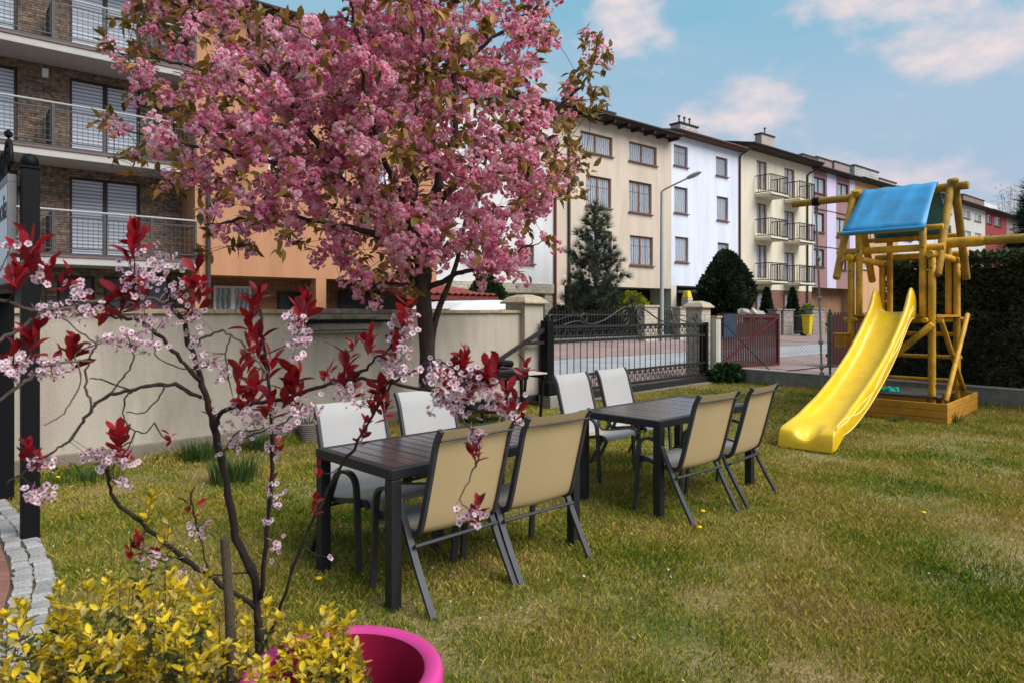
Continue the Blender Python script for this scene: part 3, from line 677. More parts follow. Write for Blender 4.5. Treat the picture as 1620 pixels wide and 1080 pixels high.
# ---- beige house
M_BEIGE = plaster('beige_plaster', (.58, .48, .385))
bg_ = House('beige_house', 'beige plastered house with brown double windows behind the pine', 880.4, 1061.5, 1.75, M_BEIGE, (1061, 222))
for a, b, t, u in ((918, 969, 206, 238), (995, 1039, 223, 254), (927, 967, 276, 325), (995, 1031, 285, 335), (927, 968, 362, 412), (996.5, 1033, 372, 419)): bg_.win(a, b, t, u, 2)
bg_.finish(zbot=bg_.z(1000, 455), recess=1.4, over=.7)
MB().box(0, .5, .0, 1.38, .4, bg_.z(1000, 455) - .003).build('column', M_BEIGE, bg_.e)
bg_.chimney(953, 973, 176, pots=2, dn=2.2, wd=.6)
MB().box(bg_.x(976, 2.5), bg_.x(1044, 2.5), 2.5, 2.8, bg_.ze - .2, bg_.z(1010, 199, 2.5)).build('parapet', M_WBRICK, bg_.roof)
bg_.pipe(899, 200, 500, M_PIPEDK, False)
nr = 9
for i in range(nr): MB().box(.2 + i * (bg_.w - .4) / (nr - 1) - .05, .2 + i * (bg_.w - .4) / (nr - 1) + .05, -.69, -.003, bg_.ze - .14, bg_.ze - .002).build('rafter_end', M_ROOFDK, bg_.roof)

# ---- lavender-white house
M_LAV = plaster('lavender_plaster', (.66, .68, .79))
bl = House('pale_blue_house', 'pale blue-white house with narrow brown windows behind the street lamp', 1061.8, 1171, 1.75, M_LAV, (1066, 213))
for a, b, t, u in ((1066, 1088, 228, 261), (1132.7, 1151, 247, 277), (1066.6, 1088, 294.3, 336), (1134, 1152, 310, 348), (1068, 1089, 374, 414), (1135.4, 1153, 383.5, 420)): bl.win(a, b, t, u, 1)
bl.finish(zbot=bl.z(1070, 452), recess=1.4, roof=M_ROOFBR, over=.5)
bl.chimney(1076, 1104, 195, M_WBRICK, 2.6, pots=3)
MB().box(.0, .45, .0, 1.38, .4, bl.z(1070, 452) - .003).build('column', M_CREAMPAINT, bl.e)
cn = MB().box(bl.x(1072), bl.x(1132), -2.0, -.003, bl.z(1080, 464), bl.z(1080, 460)).build('canopy', M_CONC, bl.e)
for px in (1076, 1126): MB().box(bl.x(px), bl.x(px) + .12, -1.9, -1.78, .4, bl.z(1080, 464) - .002).build('canopy_post', M_DARKF, bl.e)
bl.pipe(1169, 250, 520, M_PIPE, True)

# ---- cream house with six balconies
M_CREAM = plaster('cream_plaster', (.67, .60, .475)); M_BRNPL = plaster('brown_plaster', (.20, .095, .075))
cr_ = House('cream_house', 'cream house with six small black-railed balconies on a brown ground floor', 1171.4, 1284.5, 1.75, M_CREAM, (1175, 234))
rows = [(302.6, 254), (372.6, 322), (443.5, 388)]
for yb, yt in rows:
    cr_.win(1197, 1213, yt - 1, yb - 4, 2, sill=False); cr_.win(1241, 1257, yt + 11, yb + 7, 2, sill=False, ref=1241)
cr_.finish(zbot=cr_.z(1195, 458), roof=M_ROOFDK, over=.8, recess=.02, sidecol=M_BRNPL)
for a, b in ((1196, 1216), (1240, 1252)):
    xa, xb = cr_.x(a), cr_.x(b); fm, pme, sm_ = win_meshes(xb - xa, 2.0, 2, M_BROWNF, M_PANE, None); wo = link('window', fm, cr_.e, Matrix.Translation((xa, -.02, .75))); link('pane', pme, wo)
def balcony(h, px, z, wd=1.95, dp=1.05):
    x0 = h.x(px); x1 = x0 + wd
    s_ = MB().box(x0, x1, -dp, -.003, z - .16, z).build('balcony', M_CREAM, h.e)
    f = MB()
    for za in (.08, 1.08): f.box(x0, x1, -dp + .01, -dp + .05, z + za - .025, z + za + .025).box(x0, x0 + .04, -dp + .05, -.01, z + za - .025, z + za + .025).box(x1 - .04, x1, -dp + .05, -.01, z + za - .025, z + za + .025)
    f.box(x0 - .02, x1 + .02, -dp - .02, -dp + .02, z - .17, z - .1)
    f.build('railing_frame', M_IRON, s_)
    g = MB(); k = 12
    for i in range(k + 1): x = x0 + .02 + (wd - .04) * i / k; g.box(x - .014, x + .014, -dp + .015, -dp + .043, z + .08, z + 1.08)
    for i in range(6):
        y = -dp + .05 + (dp - .1) * i / 6
        for x in (x0 + .02, x1 - .02): g.box(x - .014, x + .014, y - .014, y + .014, z + .08, z + 1.08)
    g.build('railing_bars', M_IRON, s_)
for yb, yt in rows:
    zz_ = fz(1219, yb + 1, cr_.n - 1.05); balcony(cr_, 1194.5, zz_); balcony(cr_, 1240.5, zz_)
cr_.chimney(1205, 1225, 212, dn=2.6, pots=1, wd=.5)
cr_.pipe(1276, 280, 520, M_PIPEDK, True)

# ---- mauve and lilac striped house
M_MAUVE = plaster('mauve_plaster', (.30, .165, .165)); M_LILAC = plaster('lilac_plaster', (.58, .52, .70)); M_DKBR = pm('dark_brown_panel', (.05, .03, .03), .7, .1, 4)
mv = House('striped_house', 'mauve house with lilac vertical stripes seen past the climbing rope', 1284.9, 1352, 1.75, M_MAUVE, (1286, 268))
ws = ((1287, 1306, 279, 304), (1325, 1342, 289, 314), (1286, 1304, 335, 366), (1322, 1340, 344, 374), (1285, 1304, 393, 421), (1321, 1339, 399, 426))
for a, b, t, u in ws: mv.win(a, b, t, u, 2, M_DARKF, M_PANE)
mv.finish(zbot=mv.z(1290, 455), recess=.9, sidecol=M_BRICKOR)
for a, b in ((1284.9, 1286.2), (1307.5, 1322), (1343.5, 1352)):
    MB().box(max(0, mv.x(a)), mv.x(b), -.035, -.002, mv.z(1290, 455), mv.ze - .002).build('stripe_panel', M_LILAC, mv.e)
for y in (331, 390): MB().box(mv.x(1286.4), mv.x(1351.8), -.05, -.036, mv.z(1290, y), mv.z(1290, y) + .06).build('joint_strip', M_DKBR, mv.e)
for px, yt in ((1270, 245), (1292, 249), (1320, 256)): mv.chimney(px, px + 24, yt, dn=2.5, mat=plaster('pink_chimney', (.32, .22, .22)), capm=M_PIPEDK, wd=.6)

# ---- farther houses
def far_house(name, label, px0, px1, mat, eave, wins, roof=M_ROOFDK, f=None, p=None):
    h = House(name, label, px0, px1, 1.75, mat, eave)
    for q in wins: h.win(*q, 2, f or M_WHITEP, p or M_PANE)
    return h.finish(roof=roof, over=.6)
h5 = far_house('apricot_house', 'apricot house glimpsed through the play tower frame', 1352.4, 1420, plaster('apricot_plaster', (.56, .32, .17)), (1355, 286), [(a, b, t, u) for a, b in ((1366, 1378), (1396, 1407)) for t, u in ((300, 318), (352, 378), (402, 426))])
h5.chimney(1352, 1390, 262, M_WBRICK, 2.5, wd=.7); h5.chimney(1391, 1418, 283, dn=2.5, wd=.5)
h6 = far_house('lilac_white_house', 'lilac-white house glimpsed below the blue tarp roof', 1420.4, 1478, plaster('lilac_white_plaster', (.60, .58, .66)), (1421, 300), [(a, b, t, u) for a, b in ((1430, 1442), (1452, 1464)) for t, u in ((316, 334), (358, 380), (404, 426))])
h7 = far_house('grey_house', 'pale grey house seen to the right of the blue tarp roof', 1478.4, 1558.6, plaster('grey_plaster', (.52, .49, .46)), (1513, 321), [(1523, 1535, 332, 344), (1541, 1552, 337, 349), (1524, 1536, 364, 383), (1542, 1552, 368, 381), (1493, 1505, 355, 378), (1493, 1505, 322, 336)])
h7.chimney(1505, 1519, 294, dn=2.5, wd=1.0)
h8 = far_house('red_house', 'red house with white framed windows above the hedge', 1559, 1592, plaster('red_plaster', (.26, .035, .035)), (1559, 334), [(1561, 1569, 339, 353), (1573.5, 1584, 342.5, 357), (1561, 1569, 370, 382), (1574, 1584, 373, 384), (1561, 1569, 402, 410)], p=M_PANEDARK)
h8.chimney(1524, 1557, 308, M_CHIMBR, 2.5, wd=1.0)
MB().box(h8.x(1558, 2.5), h8.x(1588, 2.5), 3.2, 3.6, h8.ze, h8.z(1570, 319, 2.5)).build('parapet', M_WHITEPL, h8.roof)
h9 = far_house('end_house', 'brown end house at the far right of the terrace', 1592.4, 1668, plaster('dull_brown_plaster', (.27, .20, .17)), (1594, 345), [(a, a + 7, t, u) for a in (1598, 1612) for t, u in ((352, 362), (378, 390))])
# ------------------------------------------------------------------ patio tables
M_TABLE = pm('dark_aluminium_top', (.026, .021, .028), .22, .25, 7, spec=.85, bump=.03, bscale=200, island=.12)
M_TLEG = pm('dark_table_leg', (.012, .012, .014), .5, .15, 10, spec=.4)
TZ = R(90 - 46)
def make_table(loc, label):
    t = empty('patio_table', (loc[0], loc[1], 0), TZ, label, 'table', 'patio tables')
    L_, W_, H_ = 1.50, .80, .74
    fr = MB().box(-L_ / 2, L_ / 2, -W_ / 2, -W_ / 2 + .05, H_ - .055, H_).box(-L_ / 2, L_ / 2, W_ / 2 - .05, W_ / 2, H_ - .055, H_)
    fr.box(-L_ / 2, -L_ / 2 + .05, -W_ / 2 + .05, W_ / 2 - .05, H_ - .055, H_).box(L_ / 2 - .05, L_ / 2, -W_ / 2 + .05, W_ / 2 - .05, H_ - .055, H_)
    fr.build('frame', M_TLEG, t, bevel=.004)
    n = 15; w_ = (L_ - .1) / n
    me = MB().box(-w_ / 2 + .003, w_ / 2 - .003, -W_ / 2 + .052, W_ / 2 - .052, H_ - .022, H_ - .002).mesh('slat', M_TABLE)
    for i in range(n):
        o = link('slat', me, t, Matrix.Translation((-L_ / 2 + .05 + (i + .5) * w_, 0, random.uniform(-.001, .001))))
        b = o.modifiers.new('bevel', 'BEVEL'); b.width = .003; b.segments = 2
    MB().box(-L_ / 2 + .06, L_ / 2 - .06, -.02, .02, H_ - .06, H_ - .024).build('support_rail', M_TLEG, t)
    for sx in (-1, 1):
        for sy in (-1, 1):
            x, y = sx * (L_ / 2 - .033), sy * (W_ / 2 - .033)
            MB().box(x - .032, x + .032, y - .032, y + .032, -.01, H_ - .057).build('leg', M_TLEG, t, bevel=.004)
    return t
T1 = Vector((-.36, 4.33)); T2 = Vector((1.37, 5.92))
make_table(T1, 'dark slatted patio table nearest to the plum shrub')
tb2 = make_table(T2, 'dark slatted patio table nearest to the yellow slide')
MB().box(-.1, -.06, -.4015, -.4, .70, .725).build('sticker', M_WHITEP, tb2)

# ------------------------------------------------------------------ sling chairs (local x forward towards the table)
M_CHFR = pm('anthracite_chair_frame', (.035, .035, .04), .42, .15, 14, spec=.5)
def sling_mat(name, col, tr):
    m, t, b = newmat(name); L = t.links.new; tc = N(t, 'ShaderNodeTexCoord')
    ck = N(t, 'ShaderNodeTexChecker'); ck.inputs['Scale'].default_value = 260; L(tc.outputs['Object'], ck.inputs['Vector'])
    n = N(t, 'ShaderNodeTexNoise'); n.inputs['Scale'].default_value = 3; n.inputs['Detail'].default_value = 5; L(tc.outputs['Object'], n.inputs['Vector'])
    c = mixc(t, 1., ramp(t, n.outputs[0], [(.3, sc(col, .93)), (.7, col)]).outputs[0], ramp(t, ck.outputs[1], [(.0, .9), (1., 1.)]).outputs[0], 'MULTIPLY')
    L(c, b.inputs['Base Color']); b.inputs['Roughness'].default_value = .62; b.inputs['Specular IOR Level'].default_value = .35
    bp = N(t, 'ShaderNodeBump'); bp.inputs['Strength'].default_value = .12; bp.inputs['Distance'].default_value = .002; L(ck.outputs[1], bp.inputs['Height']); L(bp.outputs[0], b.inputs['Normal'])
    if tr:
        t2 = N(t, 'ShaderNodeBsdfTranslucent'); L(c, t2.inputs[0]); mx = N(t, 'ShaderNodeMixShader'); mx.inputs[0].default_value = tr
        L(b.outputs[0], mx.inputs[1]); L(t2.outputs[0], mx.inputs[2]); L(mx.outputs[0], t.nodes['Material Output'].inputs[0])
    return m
M_SLF = sling_mat('sling_front_sky_sheen', (.47, .45, .44), .15); M_SLB = sling_mat('sling_back_through_light', (.56, .41, .22), .12)  # one fabric; sky sheen and warm through-light are put into the two colours
RAIL = catmull([(.585, 0, .395), (.56, 0, .425), (.50, 0, .430), (.36, 0, .405), (.22, 0, .385), (.165, 0, .40), (.135, 0, .46), (.09, 0, .62), (.05, 0, .77), (.02, 0, .88), (-.02, 0, .955)], 4)
LEG = catmull([(.545, 0, 0), (.525, 0, .28), (.515, 0, .48), (.495, 0, .555), (.44, 0, .59), (.36, 0, .588), (.30, 0, .555), (.255, 0, .47), (.14, 0, .24), (.0, 0, 0)], 4)
def make_chair():
    e = empty('patio_chair')
    for s_ in (-1, 1):
        MB().sweep([p + Vector((0, s_ * .262, 0)) for p in RAIL], .022, .03, (0, 1, 0)).build('side_rail', M_CHFR, e, smooth=True)
        MB().sweep([p + Vector((0, s_ * .295, 0)) for p in LEG], .038, .019, (0, 1, 0)).build('arm_and_legs', M_CHFR, e, smooth=True)
    MB().tube([(-.018, -.262, .900), (-.018, .262, .900)], .006, 8).build('top_bar', M_CHFR, e, smooth=True)
    MB().tube([(.155, -.295, .335), (.155, .295, .335)], .011, 8).build('rear_stretcher', M_CHFR, e, smooth=True)
    MB().tube([(.518, -.295, .40), (.518, .295, .40)], .011, 8).build('front_stretcher', M_CHFR, e, smooth=True)
    # sling with a slight sag: sky sheen painted pale on the front, through-light painted tan on the back
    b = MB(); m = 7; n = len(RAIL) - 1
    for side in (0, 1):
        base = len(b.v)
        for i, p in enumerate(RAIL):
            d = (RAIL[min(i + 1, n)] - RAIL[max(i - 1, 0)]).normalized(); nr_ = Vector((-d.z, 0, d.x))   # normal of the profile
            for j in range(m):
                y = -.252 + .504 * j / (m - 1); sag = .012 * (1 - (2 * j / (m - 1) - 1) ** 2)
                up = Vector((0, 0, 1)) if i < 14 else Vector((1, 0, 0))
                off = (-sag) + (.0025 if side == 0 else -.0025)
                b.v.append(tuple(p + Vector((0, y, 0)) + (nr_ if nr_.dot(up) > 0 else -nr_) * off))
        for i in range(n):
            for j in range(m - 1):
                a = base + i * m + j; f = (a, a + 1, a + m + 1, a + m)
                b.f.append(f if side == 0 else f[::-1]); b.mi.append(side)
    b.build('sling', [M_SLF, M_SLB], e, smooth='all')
    return e
proto = make_chair(); used = [False]
TU = Vector((math.cos(TZ), math.sin(TZ))); TV = Vector((-math.sin(TZ), math.cos(TZ)))
def put_chair(T, u, v, far, label, jit=0):
    o = proto if not used[0] else copy_tree(proto); used[0] = True
    p = T + TU * u + TV * v; o.location = (p.x, p.y, 0)
    o.rotation_euler = (0, 0, TZ + (R(-90) if far else R(90)) + R(jit)); tag(o, label, 'chair', 'sling chairs around the two tables')
# u,v of the rear feet midpoint
put_chair(T1, -.345, -.605, False, 'tan-backed chair closest to the camera, left of two at the near table', 1)
put_chair(T1, .28, -.625, False, 'tan-backed chair right of the closest one, at the near table', -2)
put_chair(T1, -.33, .72, True, 'pale chair facing us at the left end of the near table', 3)
put_chair(T1, .43, .90, True, 'pale chair facing us near the cherry trunk at the near table', 2)
put_chair(T2, -.44, -.70, False, 'tan-backed chair nearer the camera at the farther table', -3)
put_chair(T2, .30, -.70, False, 'tan-backed chair closest to the slide at the farther table', 4)
put_chair(T2, .0, 1.13, True, 'pale chair facing us left in front of the iron gate', 4)
put_chair(T2, .74, 1.20, True, 'pale chair facing us right in front of the iron gate', 3)

# ------------------------------------------------------------------ play tower with slide
M_YWOOD = pm('yellow_stained_log', (.60, .31, .016), .55, .28, 9, bump=.4, bscale=50, spec=.35, dirt=(.20, .105, .025), dscale=5, damt=.8, stretch=(1, 1, .6), island=.08)
M_YLOGOLD = pm('mossy_yellow_log', (.36, .20, .025), .75, .3, 7, bump=.5, bscale=40, dirt=(.10, .09, .03), dscale=4, damt=.8)
M_SLIDE = pm('yellow_plastic', (.80, .50, .010), .30, .06, 2, spec=.5, dirt=(.55, .30, .02), dscale=7, damt=.45, bump=.05, bscale=25)
M_SLINE = pm('cream_line', (.85, .70, .28), .4, .05, 4)
M_TARP = pm('blue_tarpaulin', (.035, .26, .52), .5, .12, 3, spec=.45, bump=.35, bscale=5, dirt=(.06, .15, .23), dscale=2.6, damt=.85)
M_SAND = pm('yellow_sandbox_board', (.50, .23, .018), .6, .22, 6, bump=.2, bscale=30, dirt=(.2, .12, .05), dscale=5, damt=.55, stretch=(.3, 1, 1))
TP = Vector((6.09, 9.9)); TAZ = R(46)
tw = empty('play_tower', (TP.x, TP.y, 0), TAZ, 'yellow log play tower with blue tarp roof and a long yellow slide', 'play tower')
DX, DY = 1.6, 1.1
def log(name, a, b, r=.055, mat=M_YWOOD, n=12):
    a, b = Vector(a), Vector(b); k = 5
    pts = [a.lerp(b, i / k) for i in range(k + 1)]; rs = [r * random.uniform(.96, 1.04) for _ in pts]
    d = (b - a).normalized() * .008; pts = [a - d] + pts + [b + d]; rs = [r * .86] + rs + [r * .86]
    return MB().tube(pts, rs, n).build(name, mat, tw, smooth=True)
for x in (0, DX):
    for y in (0, DY):
        log('post', (x, y, 0), (x, y, 2.34), .051)
        yi = y + (.115 if y == 0 else -.115); log('upper_post', (x, yi, 1.5), (x, yi, 2.78), .05)
for y in (0, DY): log('side_beam', (-.13, y, 2.40), (DX + .13, y, 2.40), .055)
for x in (0, DX): log('cross_beam', (x + .06, -.14, 2.505), (x + .06, DY + .12, 2.505), .052)
for x in (0, DX): log('eave_pole', (x + (.07 if x == 0 else -.07), -.12, 2.80), (x + (.07 if x == 0 else -.07), DY + .22, 2.80), .04)
RX = DX / 2; ZR = 3.47
log('ridge_pole', (RX, -.30, ZR), (RX, 2.32, ZR), .062, M_YLOGOLD)
for y in (-.13, DY + .16):
    for sx in (-1, 1):
        log('rafter', (RX - sx * .05, y + (.0 if sx > 0 else .06), ZR + .1), (RX + sx * (RX + .0) , y + (.0 if sx > 0 else .06), 2.10), .058, M_YLOGOLD if y < 0 else M_YWOOD)
log('swing_beam', (RX - .35, -.16, 2.585), (RX - .35, -3.2, 2.60), .066, M_YLOGOLD)
log('swing_beam_sleeve', (RX - .35, -.02, 2.585), (RX - .35, -.55, 2.586), .076)
for sx in (-1, 1): log('swing_leg', (RX - .35 + sx * .04, -3.05, 2.56), (RX - .35 + sx * .95, -3.05, 0), .055)
# tarp: two slopes hung over the ridge, gently creased
tm = MB(); nx, ny = 16, 14; y0_, y1_ = .10, DY + .07
def tarp_pt(i, j):
    t = i / nx * 2 - 1; y = y0_ + (y1_ - y0_) * j / ny
    x = RX + t * (RX + .05); z = ZR + .105 - abs(t) ** 1.03 * (ZR + .08 - 2.78)
    c = .012 * math.sin(y * 17 + t * 2.2) * (1 - abs(t) * .4) + .009 * math.sin(y * 31 + 1 + t * 5)
    y += (t * t) * (.06 if j == ny else (-.03 if j == 0 else 0))
    return (x - c * (1 if t < 0 else -1) * .6, y, z + c * .6 - .0 * math.sin(math.pi * abs(t)))
tm.add([tarp_pt(i, j) for i in range(nx + 1) for j in range(ny + 1)], [(i * (ny + 1) + j, i * (ny + 1) + j + 1, (i + 1) * (ny + 1) + j + 1, (i + 1) * (ny + 1) + j) for i in range(nx) for j in range(ny)])
to = tm.build('tarp_roof', M_TARP, tw, smooth='all'); sm = to.modifiers.new('thick', 'SOLIDIFY'); sm.thickness = .006; sm.offset = 1
for x in (-.05, DX + .05): MB().tube([(x, y0_ - .02, 2.79), (x, y1_ + .06, 2.79)], .032, 10).build('tarp_hem', M_TARP, to, smooth=True)
# platform
for i in range(12): MB().box(.02 + i * DX / 12.2, .02 + i * DX / 12.2 + .12, -.06, DY + .06, 1.485, 1.52).build('platform_board', M_SAND, tw)
for x in (.0, DX): log('platform_beam', (x + .07, -.12, 1.44), (x + .07, DY + .12, 1.44), .042)
for y in (0.0, DY): log('platform_beam', (-.12, y + (.07 if y == 0 else -.07), 1.44), (DX + .12, y + (.07 if y == 0 else -.07), 1.44), .04)
for z in (.45, .83, 1.2): log('rung', (DX + .06, -.05, z), (DX + .06, DY + .05, z), .032)
log('side_rung', (.0, DY + .06, .83), (DX, DY + .06, .83), .032)
log('brace', (-.07, -.02, 1.38), (-.07, DY, .34), .05)
log('cross_brace', (.05, -.085, 1.50), (DX + .05, -.085, .32), .036); log('cross_brace', (DX - .02, -.15, 1.52), (.12, -.15, .28), .036)
# bolt heads where the logs meet
bolt_me = MB().lathe([(0, -.006), (.016, -.006), (.014, .008), (0, .011)], 8).mesh('bolt', M_STEEL)
for x, y, z in [(0, -.052, 2.26), (DX, -.052, 2.26), (0, -.052, 1.44), (DX, -.052, 1.44), (0.02, -.125, 1.47), (DX, -.19, 1.49), (0, -.052, .5), (DX, -.052, .5)]:
    link('bolt', bolt_me, tw, Matrix.Translation((x, y, z)) @ Matrix.Rotation(R(90), 4, 'X'))
for y, z in ((0, 2.2), (0, 1.3), (DY, 2.2), (.115, 2.5), (DY - .115, 2.5)):
    link('bolt', bolt_me, tw, Matrix.Translation((-.054, y, z)) @ Matrix.Rotation(R(-90), 4, 'Y'))
# sandbox boards
bx0, bx1, by0, by1 = -.34, DX + .06, -.24, DY + .18
for i in range(3):
    z0_, z1_ = i * .105 - .02, i * .105 + .08
    MB().box(bx0, bx1, by0 - .03, by0, z0_, z1_).build('sandbox_board', M_SAND, tw, bevel=.006); MB().box(bx0, bx1, by1, by1 + .03, z0_, z1_).build('sandbox_board', M_SAND, tw, bevel=.006)
    MB().box(bx0 - .03, bx0 - .002, by0 - .03, by1 + .03, z0_, z1_).build('sandbox_board', M_SAND, tw, bevel=.006); MB().box(bx1 + .002, bx1 + .03, by0 - .03, by1 + .03, z0_, z1_).build('sandbox_board', M_SAND, tw, bevel=.006)
MB().box(bx0, bx1, by0, by1, -.02, .12).build('sand', M_SOIL, tw)
bxo = MB().box(-.24, -.06, DY - .0, DY + .17, 1.02, 1.21).build('side_box', M_SAND, tw, bevel=.01)
MB().box(-.26, -.045, DY - .02, DY + .19, 1.212, 1.24).build('side_box_lid', M_YWOOD, bxo, bevel=.01)
# slide
YC = .47
prof = [(-.0, 1.56), (-.18, 1.555), (-.34, 1.50), (-.52, 1.38), (-.9, 1.12), (-1.3, .88), (-1.75, .66), (-2.2, .47), (-2.65, .325), (-3.0, .265), (-3.25, .255), (-3.42, .24), (-3.50, .20)]
SP = catmull([(x, YC, z) for x, z in prof], 4)
wallh = lambda x: .155 + (.20 * math.exp(-((x + .16) / .17) ** 2)) - .05 * max(0, min(1, (-x - 2.3) / 1.05))
def section(x, taper=1):
    h = wallh(x); g = .03 * max(0, min(1, (-x - 2.5))); w1 = .265 + g; w0 = .185 + g
    return [(-w1, -.11), (-w1 - .012, h * .5), (-w1, h - .01), (-w1 + .028, h + .012), (-w1 + .058, h - .006), (-w0 - .012, .06), (-w0 + .03, .012), (-w0 * .5, 0), (0, -.004),
            (w0 * .5, 0), (w0 - .03, .012), (w0 + .012, .06), (w1 - .058, h - .006), (w1 - .028, h + .012), (w1, h - .01), (w1 + .012, h * .5), (w1, -.11)]
sb = MB(); nsx = len(SP); ns_ = 17
for p in SP:
    for y, z in section(p.x):
        zz_ = p.z + (z if z < 0 else z * (1 - max(0, min(1, (-p.x - 2.75) / .62)) ** 1.3 * .93))
        if p.x < -3.1: zz_ = max(zz_, 0.0) if z >= 0 else max(0, p.z + z) * max(0, 1 - (-p.x - 3.1) / .3)
        sb.v.append((p.x, p.y + y, zz_))
fcs = [(i * ns_ + j, i * ns_ + j + 1, (i + 1) * ns_ + j + 1, (i + 1) * ns_ + j) for i in range(nsx - 1) for j in range(ns_ - 1)]
sb.f += fcs; sb.mi += [0] * len(fcs)
# end skirt down to the ground
xe = SP[-1].x; last = [(xe - .025, YC + y * 1.0, max(0, SP[-1].z + min(z, .012) - .05)) for y, z in section(xe)]; low = [(xe - .05, YC + y, 0.0) for y, z in section(xe)]
b0 = (nsx - 1) * ns_; b1 = len(sb.v); sb.v += last; b2 = len(sb.v); sb.v += low
for j in range(ns_ - 1):
    sb.f += [(b0 + j, b0 + j + 1, b1 + j + 1, b1 + j), (b1 + j, b1 + j + 1, b2 + j + 1, b2 + j)]; sb.mi += [0, 0]
so = sb.build('slide', M_SLIDE, tw, smooth='all')
sm = so.modifiers.new('thick', 'SOLIDIFY'); sm.thickness = .008; sm.offset = 0
sm = so.modifiers.new('sub', 'SUBSURF'); sm.levels = 1; sm.render_levels = 1
for ph, am, off in ((0, .035, .02), (2.0, .045, .0)):
    pts = []
    for i, p in enumerate(SP[2:-4]):
        w1 = .265 + .03 * max(0, min(1, (-p.x - 2.5))); pts.append((p.x, YC - w1 - .012, p.z + .04 + off + am * math.sin(p.x * 4.2 + ph)))
    MB().tube(pts, .0055, 5).build('wavy_line', M_SLINE, so, smooth=True)
pts = [(p.x, YC - .268 - .03 * max(0, min(1, (-p.x - 2.5))), p.z - .09) for p in SP[2:-5]]
MB().tube(pts, .0055, 5).build('edge_line', M_SLINE, so, smooth=True)
# things at the tower
tm_ = tw.matrix_basis
rp = tm_ @ Vector((RX, 1.92, 0))
rope = empty('climbing_rope', (rp.x, rp.y, 0), TAZ, 'knotted grey climbing rope hanging from the end of the yellow ridge pole', 'rope')
M_ROPE = pm('grey_rope', (.33, .31, .28), .9, .2, 60, bump=.5, bscale=150)
strand = MB(); zt, zb = ZR - .06, .03
for k in range(3):
    strand.tube([(.010 * math.cos(z * 60 + k * 2.094) + .012 * math.sin(z * 1.3), .010 * math.sin(z * 60 + k * 2.094) - (zt - z) * .03, z) for z in [zb + (zt - zb) * i / 170 for i in range(171)]], .0105, 5)
strand.build('rope', M_ROPE, rope, smooth='all')
for z in (2.48, 1.80, 1.05, .62, .5): MB().lathe([(.01, -.045), (.036, -.03), (.042, 0), (.034, .03), (.01, .045)], 10, (.012 * math.sin(z * 1.3), -(zt - z) * .03, z)).build('knot', M_ROPE, rope, smooth='all')
MB().lathe([(.066, -.05), (.075, -.05), (.075, .05), (.066, .05)], 14).build('hanger_ring', M_BLACK, rope, M=Matrix.Translation((0, 0, ZR)) @ Matrix.Rotation(R(90), 4, 'X'))
MB().box(-.02, .02, -.02, .02, ZR - .2, ZR - .07).build('hanger_hook', M_BLACK, rope)
tp2 = tm_ @ Vector((.45, .35, 0))
tr_ = empty('sandbox_lid', (tp2.x, tp2.y, .30), TAZ, 'dark wooden lid board lying across the sandbox under the tower', 'board')
MB().box(-.55, .55, -.45, .52, .025, .055).build('board', pm('weathered_dark_board', (.06, .055, .05), .9, .3, 8, bump=.4), tr_, bevel=.006)
MB().box(-.5, -.4, -.3, .3, -.3, .023).box(.4, .5, -.3, .3, -.3, .023).build('batten', M_SAND, tr_)
toy = empty('sand_mould', tuple(tr_.matrix_basis @ Vector((-.2, .28, .056))), 0, 'small turquoise sand mould on the sandbox lid', 'toy')
MB().lathe([(0, 0), (.13, 0), (.135, .012), (.10, .045), (.06, .05), (0, .04)], 18).build('body', pm('turquoise_plastic', (.02, .40, .30), .4, .1, 8), toy, smooth=True)
for a in range(6): MB().lathe([(0, .0), (.035, 0), (.03, .05), (0, .06)], 10, (.115 * math.cos(a * 1.047), .115 * math.sin(a * 1.047), .003)).build('lobe', pm('turquoise_lobe', (.02, .42, .32), .4, .1, 8) if a == 0 else bpy.data.materials['turquoise_lobe'], toy, smooth=True)

# ------------------------------------------------------------------ barbecue
bq = empty('barbecue', (-.20, 9.75, 0), R(38), 'black charcoal barbecue with side shelf between the gate and the tables', 'barbecue')
for x in (-.42, .30):
    for y in (-.2, .2): MB().bar((x, y, 0), (x * .92, y * .9, .62), .035, .035).build('leg', M_BLACK, bq)
MB().box(-.48, .36, -.26, .26, .60, .74).build('fire_box', M_BLACK, bq, bevel=.02)
MB().box(-.46, .34, -.24, .24, .742, .755).build('grill_grate', M_STEEL, bq)
MB().lathe([(.0, 0), (.19, 0), (.22, .03), (.22, .07), (.19, .1), (.0, .1)], 24).build('pan_lid', M_BLACK, bq, smooth=True, M=Matrix.Translation((.02, .02, .79)) @ Matrix.Rotation(R(7), 4, 'Y'))
MB().lathe([(.0, 0), (.03, 0), (.03, .03), (.0, .03)], 8, (.02, .02, .757)).build('pan_stand', M_STEEL, bq)
for i in range(6): MB().box(.37, .72, -.24 + i * .08, -.24 + i * .08 + .068, .66, .68).build('shelf_slat', pm('pale_shelf_slat', (.50, .46, .40), .6, .2, 9) if i == 0 else bpy.data.materials['pale_shelf_slat'], bq)
MB().box(.66, .70, -.24, .24, .60, .657).build('shelf_bracket', M_BLACK, bq); MB().bar((.68, -.2, .6), (.62, -.2, 0), .03, .03).bar((.68, .2, .6), (.62, .2, 0), .03, .03).build('shelf_leg', M_BLACK, bq)
MB().box(-.4, .3, -.2, .2, .2, .23).build('lower_tray', M_BLACK, bq)

